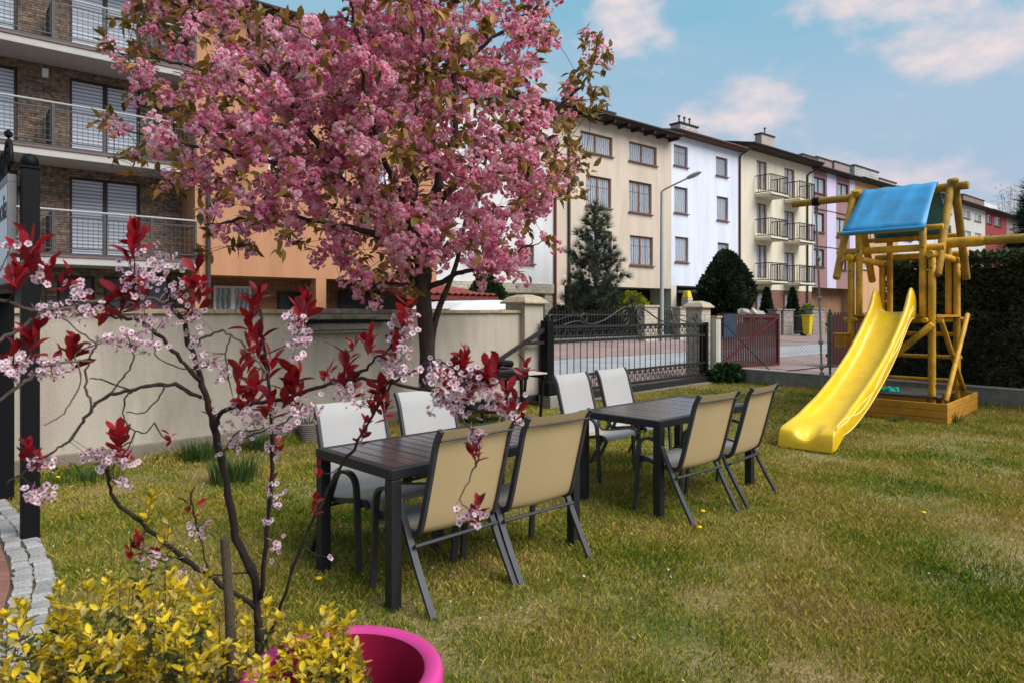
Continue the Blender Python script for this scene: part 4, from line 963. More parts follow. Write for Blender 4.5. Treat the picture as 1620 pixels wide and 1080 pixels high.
# ------------------------------------------------------------------ basket planter by the wall
bs = empty('woven_basket', (-2.47, 8.28, 0), 0, 'small grey woven basket planter with dry twigs at the wall foot', 'basket')
b = MB()
for i in range(9): z = .012 + i * .024; b.lathe([(.085 + i * .0042, z - .012), (.097 + i * .0042, z - .004), (.097 + i * .0042, z + .004), (.085 + i * .0042, z + .012)], 18)
b.build('wickerwork', pm('grey_wicker', (.20, .17, .14), .9, .3, 30, island=.15), bs, smooth=True)
tg = MB()
for i in range(26):
    a = random.uniform(0, 6.28); r = random.uniform(0, .08); l = random.uniform(.07, .17); c, s_ = math.cos(a), math.sin(a)
    tg.tube([(r * c, r * s_, .18), ((r + .03) * c, (r + .03) * s_, .2 + l * .6), ((r + .05) * c, (r + .05) * s_ , .2 + l)], [.004, .003, .0015], 4)
tg.build('twigs', pm('dry_twig', (.07, .055, .04), .9, .2, 20), bs)['kind'] = 'stuff'

# ------------------------------------------------------------------ sign with wrought-iron crest (left edge)
sp0, sp1 = Vector((-3.33, 4.715)), Vector((-4.21, 5.68)); sd = (sp1 - sp0); sl = sd.length
sg = empty('sign_board', (sp0.x, sp0.y, 0), math.atan2(sd.y, sd.x), 'black posted sign with white panel and scrolled iron crest at the left edge', 'sign')
for x in (0, sl):
    MB().box(x - .052, x + .052, -.052, .052, -.01, 2.54).build('post', M_BLACK, sg, bevel=.005)
    MB().box(x - .06, x + .06, -.06, .06, 2.542, 2.555).build('post_collar', M_BLACK, sg)
    MB().lathe([(.0, 0), (.045, .0), (.055, .02), (.052, .05), (.035, .08), (.0, .093)], 16, (x, 0, 2.557)).build('post_ball', M_BLACK, sg, smooth=True)
M_SIGNFR = pm('grey_sign_frame', (.17, .165, .17), .45, .1, 6, metal=.2)
SP0, SP1 = .07, .12
for za, zb in ((1.755, 1.80), (2.45, 2.50)): MB().box(.04, sl + .1, SP0, SP1, za, zb).build('panel_frame', M_SIGNFR, sg)
for a, b_ in ((.04, .075), (sl + .065, sl + .1)): MB().box(a, b_, SP0, SP1, 1.802, 2.448).build('panel_frame', M_SIGNFR, sg)
pn = MB().box(.077, sl + .063, SP0 + .004, SP1 - .004, 1.802, 2.448).build('panel', pm('white_sign_panel', (.72, .75, .80), .35, .03, 3), sg)
for x in (0, sl):
    for z in (1.86, 2.38): MB().box(x - .03 + (.045 if x == 0 else 0), x + .03 + (.045 if x == 0 else 0), .03, SP0 - .001, z, z + .04).build('bracket', M_BLACK, sg)
MB().box(.04, sl - .04, -.06, .06, 1.70, 1.757).build('lower_beam', M_BLACK, sg)
def text_obj(body, size, M, mat, parent, shear=0):
    cu = bpy.data.curves.new('lettering', 'FONT'); cu.body = body; cu.size = size; cu.shear = shear; cu.align_x = 'RIGHT'; cu.extrude = .001
    tmp = bpy.data.objects.new('lettering_tmp', cu); COL.objects.link(tmp); dg = bpy.context.evaluated_depsgraph_get()
    me = bpy.data.meshes.new_from_object(tmp.evaluated_get(dg)); bpy.data.objects.remove(tmp); me.materials.append(mat)
    return link('lettering', me, parent, M)
M_INK = pm('black_lettering', (.015, .015, .018), .6, .05, 5)
# the side facing the lawn is local +y there (towards +x/-y in the world): text runs towards the near post
face = Matrix.Translation((.15, .0195, 2.13)) @ Matrix.Rotation(R(180), 4, 'Z') @ Matrix.Rotation(R(90), 4, 'X')
face2 = Matrix.Translation((.13, .1175, 2.21)) @ Matrix(((-1, 0, 0, 0), (0, 0, 1, 0), (0, 1, 0, 0), (0, 0, 0, 1)))
text_obj('nolia', .25, face2, M_INK, pn, .18)
cst = MB(); xm = sl / 2
def arc(c, r, a0, a1, k=16): return [(c[0] + r * math.cos(a0 + (a1 - a0) * i / k), 0, c[1] + r * math.sin(a0 + (a1 - a0) * i / k)) for i in range(k + 1)]
cst.tube(arc((.24, 2.62), .15, R(-60), R(200), 20), .014, 6); cst.tube([(.24 + (v.x), 0, v.z) for v in spiral((0, 2.62), .10, .02, R(200), -1.6)], .012, 6)
cst.tube(arc((.52, 2.60), .13, R(-40), R(220), 20), .014, 6); cst.tube([(.52 + (v.x), 0, v.z) for v in spiral((0, 2.60), .085, .02, R(0), 1.6)], .012, 6)
cst.tube(arc((.80, 2.56), .09, R(-40), R(220), 16), .013, 6); cst.tube(arc((1.03, 2.54), .06, R(-40), R(220), 14), .012, 6)
cst.tube([(.07, 0, 2.50), (sl - .07, 0, 2.50)], .014, 6)
cst.lathe([(0, -.03), (.025, -.01), (.025, .015), (0, .04)], 8, (.24, 0, 2.81)); cst.lathe([(0, -.02), (.02, -.01), (.02, .01), (0, .02)], 8, (.085, 0, 2.60))
cst.build('crest', M_BLACK, sg, smooth=True, M=Matrix.Translation((0, .095, 0)))

# ------------------------------------------------------------------ pink planter in the foreground
M_PINK = pm('magenta_plastic', (.56, .045, .235), .45, .08, 6, spec=.35, dirt=(.40, .06, .17), dscale=9, damt=.4)
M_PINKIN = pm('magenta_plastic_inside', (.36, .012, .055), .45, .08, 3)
pot = empty('flower_pot', (-.445, 1.80, 0), 0, 'large magenta plastic flower pot in the foreground, half hidden by yellow leaves', 'pot')
MB().lathe([(.165, 0), (.18, .02), (.232, .52), (.252, .528), (.262, .54), (.262, .602), (.255, .612), (.243, .615), (.222, .613), (.213, .604)], 64).build('shell', M_PINK, pot, smooth=True)
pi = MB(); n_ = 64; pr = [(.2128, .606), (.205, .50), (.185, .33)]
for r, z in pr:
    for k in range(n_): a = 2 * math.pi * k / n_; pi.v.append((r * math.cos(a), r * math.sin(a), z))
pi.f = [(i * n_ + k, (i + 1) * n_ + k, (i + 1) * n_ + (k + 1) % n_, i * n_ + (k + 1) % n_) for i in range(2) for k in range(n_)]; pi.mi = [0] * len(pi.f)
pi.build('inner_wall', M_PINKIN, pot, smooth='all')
MB().lathe([(0, .30), (.182, .30), (.184, .335), (.12, .35), (0, .345)], 32).build('soil', M_SOIL, pot)
# take the flat top disc of the shell lathe away so that the pot is open
me_ = bpy.data.objects['shell'].data
import bmesh
bm = bmesh.new(); bm.from_mesh(me_); bm.faces.ensure_lookup_table(); big = [f for f in bm.faces if len(f.verts) > 8 and f.calc_center_median().z > .5]; bmesh.ops.delete(bm, geom=big, context='FACES'); bm.to_mesh(me_); bm.free()
stk = MB().tube([P(367, 1075, 1.82), P(363, 960, 1.80), P(355, 850, 1.79)], [.013, .012, .0115], 10)
q = P(367, 1075, 1.82); stk.tube([(q.x + .01, q.y, 0), tuple(q)], .013, 10)
so_ = stk.build('support_stake', pm('weathered_stake', (.09, .065, .045), .9, .3, 10, bump=.6, bscale=50, stretch=(6, 6, 1)), None, smooth=True); tag(so_, 'brown wooden stake standing beside the plum stem', 'stake')

# ------------------------------------------------------------------ street lamp
a0 = st(fs(1047, -3.3), -3.3, 0)
lp = empty('street_lamp', (a0.x, a0.y, .42), SZ, 'tall grey street lamp with a single arm in front of the pale blue house', 'lamp')
M_GALV = pm('galvanised_steel', (.40, .41, .43), .5, .1, 6, metal=.4)
MB().tube([(0, 0, 0), (0, 0, 3), (0, 0, 5.95)], [.085, .075, .06], 12).build('pole', M_GALV, lp, smooth=True)
MB().tube(catmull([(0, 0, 5.9), (0, -.12, 6.02), (0, -1.2, 6.30)], 5), .035, 8).build('arm', M_GALV, lp, smooth=True)
b = MB(); b.lathe([(0, -.05), (.10, -.04), (.14, .0), (.12, .06), (.06, .09), (0, .1)], 14, (0, 0, 0), 1, 2.6)
b.build('lamp_head', pm('lamp_housing', (.35, .34, .32), .5, .1, 5), lp, smooth=True, M=Matrix.Translation((0, -1.5, 6.36)) @ Matrix.Rotation(R(-14), 4, 'X'))

# ------------------------------------------------------------------ white car behind the wall
def make_car():
    c0 = WP + WD * 1.67 + WN * 1.02
    e = empty('parked_car', (c0.x, c0.y, .03), WZ, 'white hatchback parked behind the end of the garden wall', 'car')
    M_CARW = pm('white_car_paint', (.80, .81, .83), .25, .02, 2, spec=.5, coat=.6); M_CARG = glass_mat('car_glass', (.03, .035, .04), .03)
    M_TYRE = pm('tyre_rubber', (.015, .015, .015), .85, .2, 20); M_RIM = pm('wheel_rim', (.45, .45, .46), .35, .1, 8, metal=.7)
    # side profile, rear at x=0, front at x=-4.1
    P_ = [(0.0, .35), (.02, .75), (-.02, 1.02), (-.10, 1.30), (-.24, 1.60), (-.42, 1.72), (-.9, 1.755), (-1.5, 1.75), (-2.0, 1.70), (-2.35, 1.56), (-2.75, 1.28), (-3.05, 1.08), (-3.6, .98), (-3.95, .84), (-4.08, .6), (-4.06, .30), (-3.7, .22), (-.3, .22)]
    P_ = [(v.x, v.z) for v in catmull([(x, 0, z) for x, z in P_], 3)]
    W_ = .86
    b = MB(); rings = [(-W_ * .80, .965), (-W_ * .95, .985), (-W_, 1.0), (-W_, 1.0)]
    ys = [(-W_ * .72, 1.0), (-W_ * .92, .975), (-W_, .90)]
    cx, cz = -2.0, .75
    layers = [(y, k) for y, k in reversed(ys)] + [(-y, k) for y, k in ys]
    n = len(P_); yin = lambda z: 1 - .16 * max(0, min(1, (z - .95) / .8))
    for y, k in layers: b.v += [(cx + (x - cx) * (1 - (1 - k) * .35), (y + W_) * yin(z), cz + (z - cz) * (1 - (1 - k) * .55)) if False else (cx + (x - cx) * (1 - (1 - k) * .35), W_ + y * yin(z), cz + (z - cz) * (1 - (1 - k) * .55)) for x, z in P_]
    m = len(layers)
    b.f += [(i * n + j, i * n + (j + 1) % n, (i + 1) * n + (j + 1) % n, (i + 1) * n + j) for i in range(m - 1) for j in range(n)]
    b.f += [tuple(reversed(range(n))), tuple((m - 1) * n + j for j in range(n))]; b.mi = [0] * len(b.f)
    b.build('body', M_CARW, e, smooth=True)
    for sy in (0, 1):
        y = .105 if sy == 0 else 2 * W_ - .105
        w_ = MB().prism([(-.42, 1.12), (-.55, 1.52), (-1.2, 1.58), (-1.2, 1.10)], y - .035, y + .035); w_.build('side_window', M_CARG, e)
        w_ = MB().prism([(-1.27, 1.10), (-1.27, 1.58), (-1.95, 1.53), (-2.45, 1.12)], y - .035, y + .035); w_.build('side_window', M_CARG, e)
    MB().add([(.0, .25, 1.08), (.0, 2 * W_ - .25, 1.08), (-.235, 2 * W_ - .3, 1.55), (-.235, .3, 1.55)], [(0, 1, 2, 3)]).build('rear_window', M_CARG, e, M=Matrix.Translation((.028, 0, 0)))
    MB().add([(-2.33, .28, 1.56), (-2.33, 2 * W_ - .28, 1.56), (-2.85, 2 * W_ - .2, 1.22), (-2.85, .2, 1.22)], [(0, 3, 2, 1)]).build('windscreen', M_CARG, e, M=Matrix.Translation((-.02, 0, .03)))
    for y in (.12, 2 * W_ - .12): MB().box(-.02, .045, y - .08, y + .08, .72, 1.02).build('tail_light', pm('tail_light_red', (.25, .01, .01), .3, .1, 5), e, bevel=.02)
    for x in (-.75, -3.3):
        for y in (.1, 2 * W_ - .1):
            t = MB().lathe([(.2, -.1), (.29, -.1), (.31, -.05), (.31, .05), (.29, .1), (.2, .1)], 24).build('wheel', M_TYRE, e, smooth=True, M=Matrix.Translation((x, y, .31)) @ Matrix.Rotation(R(90), 4, 'X'))
            MB().lathe([(0, -.085), (.2, -.08), (.2, .08), (0, .085)], 16).build('rim', M_RIM, t, smooth=True)
make_car()

# ------------------------------------------------------------------ small garage with a red tiled roof, front fences, bins
M_REDTILE = pm('red_roof_tile', (.25, .065, .05), .75, .2, 10, island=.15)
gs, gn = fs(640, -4.2), -4.2
gar = empty('garage', st(gs, gn, .4), SZ, 'small garage with red tiled roof behind the garden wall', 'garage')
gw = fs(785, -4.2) - gs; zt_ = 1.62
MB().box(.25, gw - .3, .35, 3.2, 0, zt_).build('wall', M_DARK, gar)
rt = MB().add([(0, -.1, zt_ + .02), (gw, -.1, zt_ - .0), (gw, 3.4, zt_ + .45), (0, 3.4, zt_ + .9), (0, -.1, zt_ - .10), (gw, -.1, zt_ - .12), (gw, 3.4, zt_ + .33), (0, 3.4, zt_ + .78)], [(0, 1, 2, 3), (7, 6, 5, 4), (0, 4, 5, 1), (1, 5, 6, 2), (2, 6, 7, 3), (3, 7, 4, 0)])
ro_ = rt.build('roof', pm('red_fascia', (.16, .03, .025), .6, .1, 6), gar)
tme = MB().tube([(0, 0, 0), (0, .33, 0)], [.07, .062], 8, False).mesh('roof_tile', M_REDTILE, True)
nx_, ny_ = int(gw / .2), 11
for i in range(nx_):
    for j in range(ny_):
        u = (i + .5) / nx_; v = j / ny_; x = gw * u; y = -.12 + 3.5 * v
        z = zt_ + .02 - .02 * u + (.88 * (1 - u) + .45 * u) * v; sl_ = math.atan2(.88 * (1 - u) + .45 * u, 3.5)
        link('roof_tile', tme, ro_, Matrix.Translation((x, y, z + .012)) @ Matrix.Rotation(sl_ + .03, 4, 'X'))
# dark iron fence and stone posts along the front gardens
M_STONE = pm('rubble_stone', (.30, .26, .23), .95, .45, 7, bump=1.0, bscale=14, dirt=(.10, .085, .075), dscale=6, damt=.7)
ff = empty('front_fence', st(fs(868, -2.9), -2.9, .45), SZ, 'dark iron front garden fence across the street behind the gate', 'fence')
fl = fs(1075, -2.9) - fs(868, -2.9)
for z in (.25, 1.0): MB().box(0, fl, -.02, .02, z, z + .05).build('rail', M_IRON, ff)
bm_ = MB().box(-.013, .013, -.013, .013, .02, 1.2).mesh('bar', M_IRON); x = .06
while x < fl: link('bar', bm_, ff, Matrix.Translation((x, 0, 0))); x += .15
MB().box(0, fl, -.06, .06, -.05, .2).build('base_wall', M_CONC, ff)
for px, w_, h_, lab in ((1024, .8, 1.35, 'pale stone gatepost left of the street lamp'), (1078, .7, 1.3, 'pale stone gatepost right of the street lamp')):
    p = st(fs(px, -3.05), -3.05, .42); e = empty('garden_post', p, SZ, lab, 'post', 'stone posts of the front gardens')
    MB().box(-w_ / 2, w_ / 2, -.2, .2, 0, h_).build('shaft', M_PILLARBR, e); MB().box(-w_ / 2 - .06, w_ / 2 + .06, -.26, .26, h_, h_ + .08).build('cap', M_TILECAP, e, bevel=.01)
for i, (p0_, p1_, h_, lab) in enumerate(((1229, 1236, 1.25, 'narrow rubble stone post beside the red gate'), (1240, 1256, 1.25, 'wide rubble stone post left of the yellow bin'), (1286, 1306, 1.3, 'rubble stone wall piece right of the yellow bin'))):
    s0_, s1_ = fs(p0_, -3.1), fs(p1_, -3.1); e = empty('stone_post', st(s0_, -3.1, .42), SZ, lab, 'post', 'stone posts of the front gardens')
    MB().box(0, s1_ - s0_, 0, .5, 0, h_).build('shaft', M_STONE, e, bevel=.05); MB().box(-.05, s1_ - s0_ + .05, -.05, .55, h_, h_ + .06).build('cap', M_CONC, e)
ff2 = empty('front_fence', st(fs(1256, -2.8), -2.8, .45), SZ, 'low dark fence behind the yellow bin', 'fence')
for z in (.1, .9): MB().box(0, 3.0, -.03, .03, z, z + .06).build('rail', M_IRON, ff2)
for i in range(20): link('bar', bm_, ff2, Matrix.Translation((.05 + i * .155, 0, 0)))
M_BIN = pm('yellow_bin_plastic', (.72, .50, .01), .45, .06, 4)
bp_ = st(fs(1277.5, -3.9), -3.9, sz(-3.9))
bn = empty('wheelie_bin', bp_, SZ, 'yellow wheelie bin across the street', 'bin')
w0, w1 = .15, .19
MB().add([(-w0, -w0, .08), (w0, -w0, .08), (w0, w0, .08), (-w0, w0, .08), (-w1, -w1 * 1.1, .98), (w1, -w1 * 1.1, .98), (w1, w1 * 1.1, .98), (-w1, w1 * 1.1, .98)], [(0, 3, 2, 1), (4, 5, 6, 7), (0, 1, 5, 4), (1, 2, 6, 5), (2, 3, 7, 6), (3, 0, 4, 7)]).build('body', M_BIN, bn, bevel=.02)
MB().box(-.21, .21, -.24, .24, .985, 1.04).build('lid', M_BIN, bn, bevel=.015)
for x in (-.15, .15): MB().lathe([(0, -.03), (.09, -.03), (.09, .03), (0, .03)], 14).build('wheel', M_BLACK, bn, M=Matrix.Translation((x, .2, .09)) @ Matrix.Rotation(R(90), 4, 'Y'))
q = st(fs(1087, -2.4), -2.4, .45)
b2 = empty('sand_bin', q, SZ, 'small yellow container behind the gate pillar', 'bin')
MB().box(-.17, .17, -.17, .17, 0, 1.75).build('stand', M_PILLARBR, b2); MB().add([(-.16, -.16, 1.752), (.16, -.16, 1.752), (.16, .16, 1.752), (-.16, .16, 1.752), (-.11, -.11, 2.05), (.11, -.11, 2.05), (.11, .11, 2.05), (-.11, .11, 2.05)], [(0, 3, 2, 1), (4, 5, 6, 7), (0, 1, 5, 4), (1, 2, 6, 5), (2, 3, 7, 6), (3, 0, 4, 7)]).build('bucket', M_BIN, b2, bevel=.02)
# ------------------------------------------------------------------ vegetation helpers
def leaf_tpl(w=.42, fold=.10, droop=.12, st_=(.0, .3, .62, 1.0), wid=(0, .95, .85, 0)):
    """pointed folded leaf along +x, unit length; returns verts, tri faces"""
    v = [(0, 0, 0)]; f = []; rows = []
    for s_, k in zip(st_[1:-1], wid[1:-1]):
        b = len(v); y = w / 2 * k; z = -droop * s_ * s_
        v += [(s_, y, z + fold * k), (s_, 0, z), (s_, -y, z + fold * k)]; rows.append(b)
    v.append((1, 0, -droop)); tip = len(v) - 1
    r0 = rows[0]; f += [(0, r0 + 1, r0), (0, r0 + 2, r0 + 1)]
    for a, b in zip(rows, rows[1:]): f += [(a, a + 1, b + 1), (a, b + 1, b), (a + 1, a + 2, b + 2), (a + 1, b + 2, b + 1)]
    a = rows[-1]; f += [(a, a + 1, tip), (a + 1, a + 2, tip)]
    return np.array(v, float), np.array(f, int)
def leafmat(name, cols, trans=.35, rough=.5, nscale=2.5, nvar=(.75, 1.2), spec=.3):
    m, t, b = newmat(name); L = t.links.new
    g = N(t, 'ShaderNodeNewGeometry'); oi = N(t, 'ShaderNodeObjectInfo'); rnd = mathn(t, 'FRACT', mathn(t, 'ADD', g.outputs['Random Per Island'], oi.outputs['Random']))
    rr = ramp(t, rnd, [(i / (len(cols) - 1), x) for i, x in enumerate(cols)])
    tc = N(t, 'ShaderNodeTexCoord'); n = N(t, 'ShaderNodeTexNoise'); n.inputs['Scale'].default_value = nscale; n.inputs['Detail'].default_value = 3; L(g.outputs['Position'], n.inputs['Vector'])
    nr_ = ramp(t, n.outputs[0], [(.32, nvar[0]), (.68, nvar[1])]); c = mixc(t, 1., rr.outputs[0], nr_.outputs[0], 'MULTIPLY')
    L(c, b.inputs['Base Color']); b.inputs['Roughness'].default_value = rough; b.inputs['Specular IOR Level'].default_value = spec
    tr = N(t, 'ShaderNodeBsdfTranslucent'); L(c, tr.inputs[0]); mx = N(t, 'ShaderNodeMixShader'); mx.inputs[0].default_value = trans
    L(b.outputs[0], mx.inputs[1]); L(tr.outputs[0], mx.inputs[2]); L(mx.outputs[0], t.nodes['Material Output'].inputs[0]); return m
def petalmat(name, cols, scale, trans, rnd_amt=.22):
    m, t, b = newmat(name); L = t.links.new; g = N(t, 'ShaderNodeNewGeometry')
    n = N(t, 'ShaderNodeTexNoise'); n.inputs['Scale'].default_value = scale; n.inputs['Detail'].default_value = 1; L(g.outputs['Position'], n.inputs['Vector'])
    n2 = N(t, 'ShaderNodeTexNoise'); n2.inputs['Scale'].default_value = 1.3; n2.inputs['Detail'].default_value = 2; L(g.outputs['Position'], n2.inputs['Vector'])
    f = mathn(t, 'ADD', mathn(t, 'ADD', mathn(t, 'MULTIPLY', n.outputs[0], .75), mathn(t, 'MULTIPLY', n2.outputs[0], .35)), mathn(t, 'MULTIPLY', g.outputs['Random Per Island'], rnd_amt))
    k = len(cols); rr = ramp(t, f, [(.37 + .44 * i / (k - 1), c) for i, c in enumerate(cols)]); c = rr.outputs[0]
    L(c, b.inputs['Base Color']); b.inputs['Roughness'].default_value = .7; b.inputs['Specular IOR Level'].default_value = .15
    tr = N(t, 'ShaderNodeBsdfTranslucent'); L(c, tr.inputs[0]); mx = N(t, 'ShaderNodeMixShader'); mx.inputs[0].default_value = trans
    L(b.outputs[0], mx.inputs[1]); L(tr.outputs[0], mx.inputs[2]); L(mx.outputs[0], t.nodes['Material Output'].inputs[0]); return m
def M4(a): return Matrix([list(map(float, r)) for r in a])
def rel(parent, M): return parent.matrix_basis.inverted() @ M
def px_of(p): return np.stack([810 + FPX * p[:, 0] / p[:, 1], HOR - FPX * (p[:, 2] - CAMH) / p[:, 1]], 1)
M_BARK = pm('cherry_bark', (.045, .03, .024), .9, .35, 14, bump=.9, bscale=30, stretch=(1, 1, .35), dirt=(.12, .10, .085), dscale=6, damt=.35)

# ------------------------------------------------------------------ flowering cherry tree
def cherry():
    base = Vector((-1.13, 9.2, 0))
    tree = empty('cherry_tree', base, 0, 'large cherry tree covered in pink double blossom and bronze leaves', 'tree')
    loc = lambda p: Vector(p) - base
    limbs = [
        ([(668, 470, 9.2), (680, 350, 9.1), (697, 275, 9.05), (719, 207, 9.0), (718, 88, 9.0), (712, -60, 9.0), (705, -170, 9.0)], .085, .016),
        ([(697, 275, 9.05), (682, 202, 8.9), (675, 120, 8.7), (668, 40, 8.5), (660, -90, 8.4)], .05, .014),
        ([(665, 450, 9.25), (655, 300, 9.4), (656, 200, 9.5), (660, 90, 9.6), (640, -80, 9.7)], .06, .014),
        ([(662, 455, 9.2), (620, 380, 9.0), (560, 310, 8.7), (500, 225, 8.3), (440, 130, 8.0), (380, 20, 7.8)], .07, .014),
        ([(660, 440, 9.15), (600, 375, 8.8), (500, 350, 8.3), (400, 345, 7.9), (325, 358, 7.6)], .05, .011),
        ([(672, 458, 9.2), (730, 432, 9.0), (790, 415, 8.8), (840, 385, 8.6)], .042, .010),
        ([(686, 330, 9.1), (750, 255, 9.0), (810, 205, 8.9), (880, 170, 8.8), (930, 120, 8.7), (948, 50, 8.7)], .045, .008),
        ([(548, 295, 8.65), (430, 258, 8.2), (300, 228, 7.7), (195, 205, 7.4)], .035, .008),
        ([(450, 145, 8.05), (330, 112, 7.7), (190, 82, 7.4)], .03, .007),
        ([(668, 430, 9.15), (640, 330, 8.7), (600, 230, 8.0), (575, 120, 7.3), (555, 0, 6.9)], .05, .012),
        ([(674, 430, 9.25), (720, 335, 9.8), (770, 300, 10.4), (820, 275, 10.8)], .045, .010),
        ([(662, 455, 9.15), (600, 448, 8.9), (555, 462, 8.7)], .028, .007),
        ([(718, 120, 9.0), (780, 60, 8.9), (850, 10, 8.8), (868, -40, 8.8)], .03, .008),
        ([(440, 130, 8.0), (330, 40, 7.7), (250, 0, 7.5), (215, -20, 7.5)], .028, .008)]
    trunk = MB().tube([loc(p) for p in catmull([(base.x + .03, 9.2, -.05), (base.x + .0, 9.2, .12), (-1.15, 9.2, .6), tuple(P(676, 560, 9.2)), tuple(P(672, 500, 9.2)), tuple(P(668, 455, 9.2)), tuple(P(670, 425, 9.18))], 6)], list(np.interp(np.linspace(0, 1, 37), [0, .05, .15, .5, .8, 1], [.18, .14, .118, .102, .108, .09])), 14)
    trunk.tube([loc(p) for p in catmull([tuple(P(680, 580, 9.26)), tuple(P(684, 530, 9.28)), tuple(P(694, 490, 9.34)), tuple(P(708, 455, 9.42)), tuple(P(724, 410, 9.5)), tuple(P(738, 340, 9.6))], 5)], list(np.linspace(.055, .026, 26)), 10)
    trunk.build('trunk', M_BARK, tree, smooth='all')
    nodes = []; rad = []
    for pts, r0, r1 in limbs:
        q = catmull([P(*p) for p in pts], 7); rs = np.linspace(r0, r1, len(q)) * (1 + .06 * RNG.normal(size=len(q)))
        wob = [p + Vector(RNG.normal(size=3) * .012) for p in q]
        MB().tube([loc(p) for p in wob], list(rs), 8).build('limb', M_BARK, tree, smooth='all')
        nodes += [tuple(p) for p in wob[4:]]; rad += list(rs[4:])
    outline = [(150, 55), (195, 15), (215, -60), (300, -180), (600, -260), (820, -160), (882, -20), (872, 60), (850, 105), (845, 165), (880, 160), (900, 120), (925, 45), (950, 22), (968, 75), (955, 130), (945, 195), (928, 250), (940, 290), (905, 335), (870, 340), (882, 380), (850, 395), (830, 440), (790, 428), (765, 445), (715, 425), (655, 455), (640, 488), (575, 488), (535, 455), (520, 420), (460, 402), (420, 375), (370, 402), (318, 400), (300, 380), (330, 345), (250, 322), (212, 270), (165, 245), (148, 195), (200, 160), (195, 120), (148, 95)]
    # attractor points through the crown volume
    pts = []
    C0 = np.array([-1.5, 8.55, 4.35]); RR = np.array([3.7, 2.5, 3.1])
    while len(pts) < 1520:
        d = RNG.normal(size=(4000, 3)); d /= np.linalg.norm(d, axis=1)[:, None]; r = RNG.random(4000) ** .42
        p = C0 + d * r[:, None] * RR; px = px_of(p)
        ok = inside(outline, px[:, 0], px[:, 1]) & (p[:, 2] > 1.75) & ~((px[:, 0] > 425) & (px[:, 0] < 545) & (px[:, 1] < 26) & (px[:, 1] > -60))
        pts += list(p[ok])
    pts = np.array(pts[:1520])
    NA = np.array(nodes); RA = np.array(rad)
    # grow: nearest first
    D = np.min(np.linalg.norm(pts[:, None] - NA[None], axis=2), axis=1); order = np.argsort(D)
    NL = [NA]; RL = [RA]; tw_ = MB(); clus = []; lv = []
    up = np.array([0, 0, 1.])
    tips = []
    for k, i in enumerate(order):
        p = pts[i]; d = np.linalg.norm(NA - p, axis=1) + 2.0 * np.maximum(0, NA[:, 2] - p[2] + .05) ; j = int(np.argmin(d)); a = NA[j]
        L_ = np.linalg.norm(p - a)
        if L_ < .05: continue
        r0 = min(RA[j] * .75, .006 + .011 * L_); r1 = .0035
        mid1 = a + (p - a) * .35 + up * (.05 * L_) + RNG.normal(size=3) * .05 * L_; mid2 = a + (p - a) * .7 + up * (.06 * L_) + RNG.normal(size=3) * .05 * L_
        q = catmull([a, mid1, mid2, p], 2); rs = np.linspace(r0, r1, len(q)); tw_.tube([loc(v) for v in q], list(rs), 5, False)
        qq = np.array([tuple(v) for v in q[2:]]); NA = np.vstack([NA, qq]); RA = np.concatenate([RA, rs[2:]])
        tips.append((p, (p - mid2) / (np.linalg.norm(p - mid2) + 1e-6), mid1, mid2))
    tw_.build('twigs', M_BARK, tree)['kind'] = 'stuff'
    # blossom clusters: balls of double flowers
    def cluster(nf, seed):
        rg = np.random.default_rng(seed); V = []; F = []
        for _ in range(nf):
            c = rg.normal(size=3); c = c / np.linalg.norm(c) * rg.uniform(.035, .075) * np.array([1.05, 1.05, .85]); out = c / np.linalg.norm(c); R_ = rg.uniform(.026, .036)
            for _ in range(9):
                d = out * 1.0 + rg.normal(size=3) * .6; d /= np.linalg.norm(d); t = np.cross(d, rg.normal(size=3)); t /= np.linalg.norm(t); s_ = np.cross(d, t)
                ce = c + d * R_ * .35; a = R_ * rg.uniform(.6, .9)
                b = len(V); V += [ce - t * a * .6, ce + s_ * a * .75 + d * a * .25, ce + t * a + d * a * .55, ce - s_ * a * .75 + d * a * .25]; F.append((b, b + 1, b + 2, b + 3))
        return np.array(V), np.array(F)
    cl = [cluster(n_, 100 + n_) for n_ in (9, 10, 11, 12, 13)]
    pet = petalmat('cherry_petal', [(.64, .07, .23), (.80, .20, .39), (.89, .38, .54), (.93, .57, .68), (.95, .77, .82)], 9, .58)
    brz = leafmat('bronze_leaf', [(.06, .055, .014), (.16, .12, .02), (.28, .18, .03), (.36, .20, .045), (.46, .20, .06), (.22, .17, .028)], .35, .45, 1.2, (.65, 1.3), .35)
    ltv, ltf = leaf_tpl(.46, .07, .22)
    cM = [[] for _ in cl]; cAll = []; lAll = []
    for p, d, m1, m2 in tips:
        px = px_of(p[None])[0]
        # the flanks and upper rim carry more leaves, the heart of the crown more blossom
        edge = max(0, (420 - px[0]) / 190, (px[0] - 770) / 120, (90 - px[1]) / 230); pb = min(.93, max(.24, .92 - .48 * edge))
        lum = .5 * vnoise(np.array([p[0]]), np.array([p[2]]), 1.5, 21)[0] + .5 * vnoise(np.array([p[1] + .3 * p[0]]), np.array([p[2]]), 1.7, 22)[0]
        nc = RNG.integers(3, 6) if lum > .50 else (RNG.integers(2, 4) if lum > .40 else 0)
        if lum < .42: pb *= .65
        for _ in range(nc):
            if RNG.random() < pb:
                c = m2 + (p - m2) * RNG.random() * .9 + RNG.normal(size=3) * .06 - up * .05; s_ = RNG.uniform(.8, 1.35); cAll.append((c, s_))
        nl = RNG.integers(5, 10) if RNG.random() < (1.08 - pb) + .36 else RNG.integers(1, 5)
        for _ in range(nl):
            dd = d * .7 + RNG.normal(size=3) * .65 - up * .15; lAll.append((p + d * RNG.uniform(-.1, .08) + RNG.normal(size=3) * .015, dd, RNG.uniform(.10, .165)))
    C_ = np.array([c for c, _ in cAll]); S_ = np.array([s for _, s in cAll])
    rot = rand_rots(len(C_)); rot = np.einsum('nij->nij', rot)
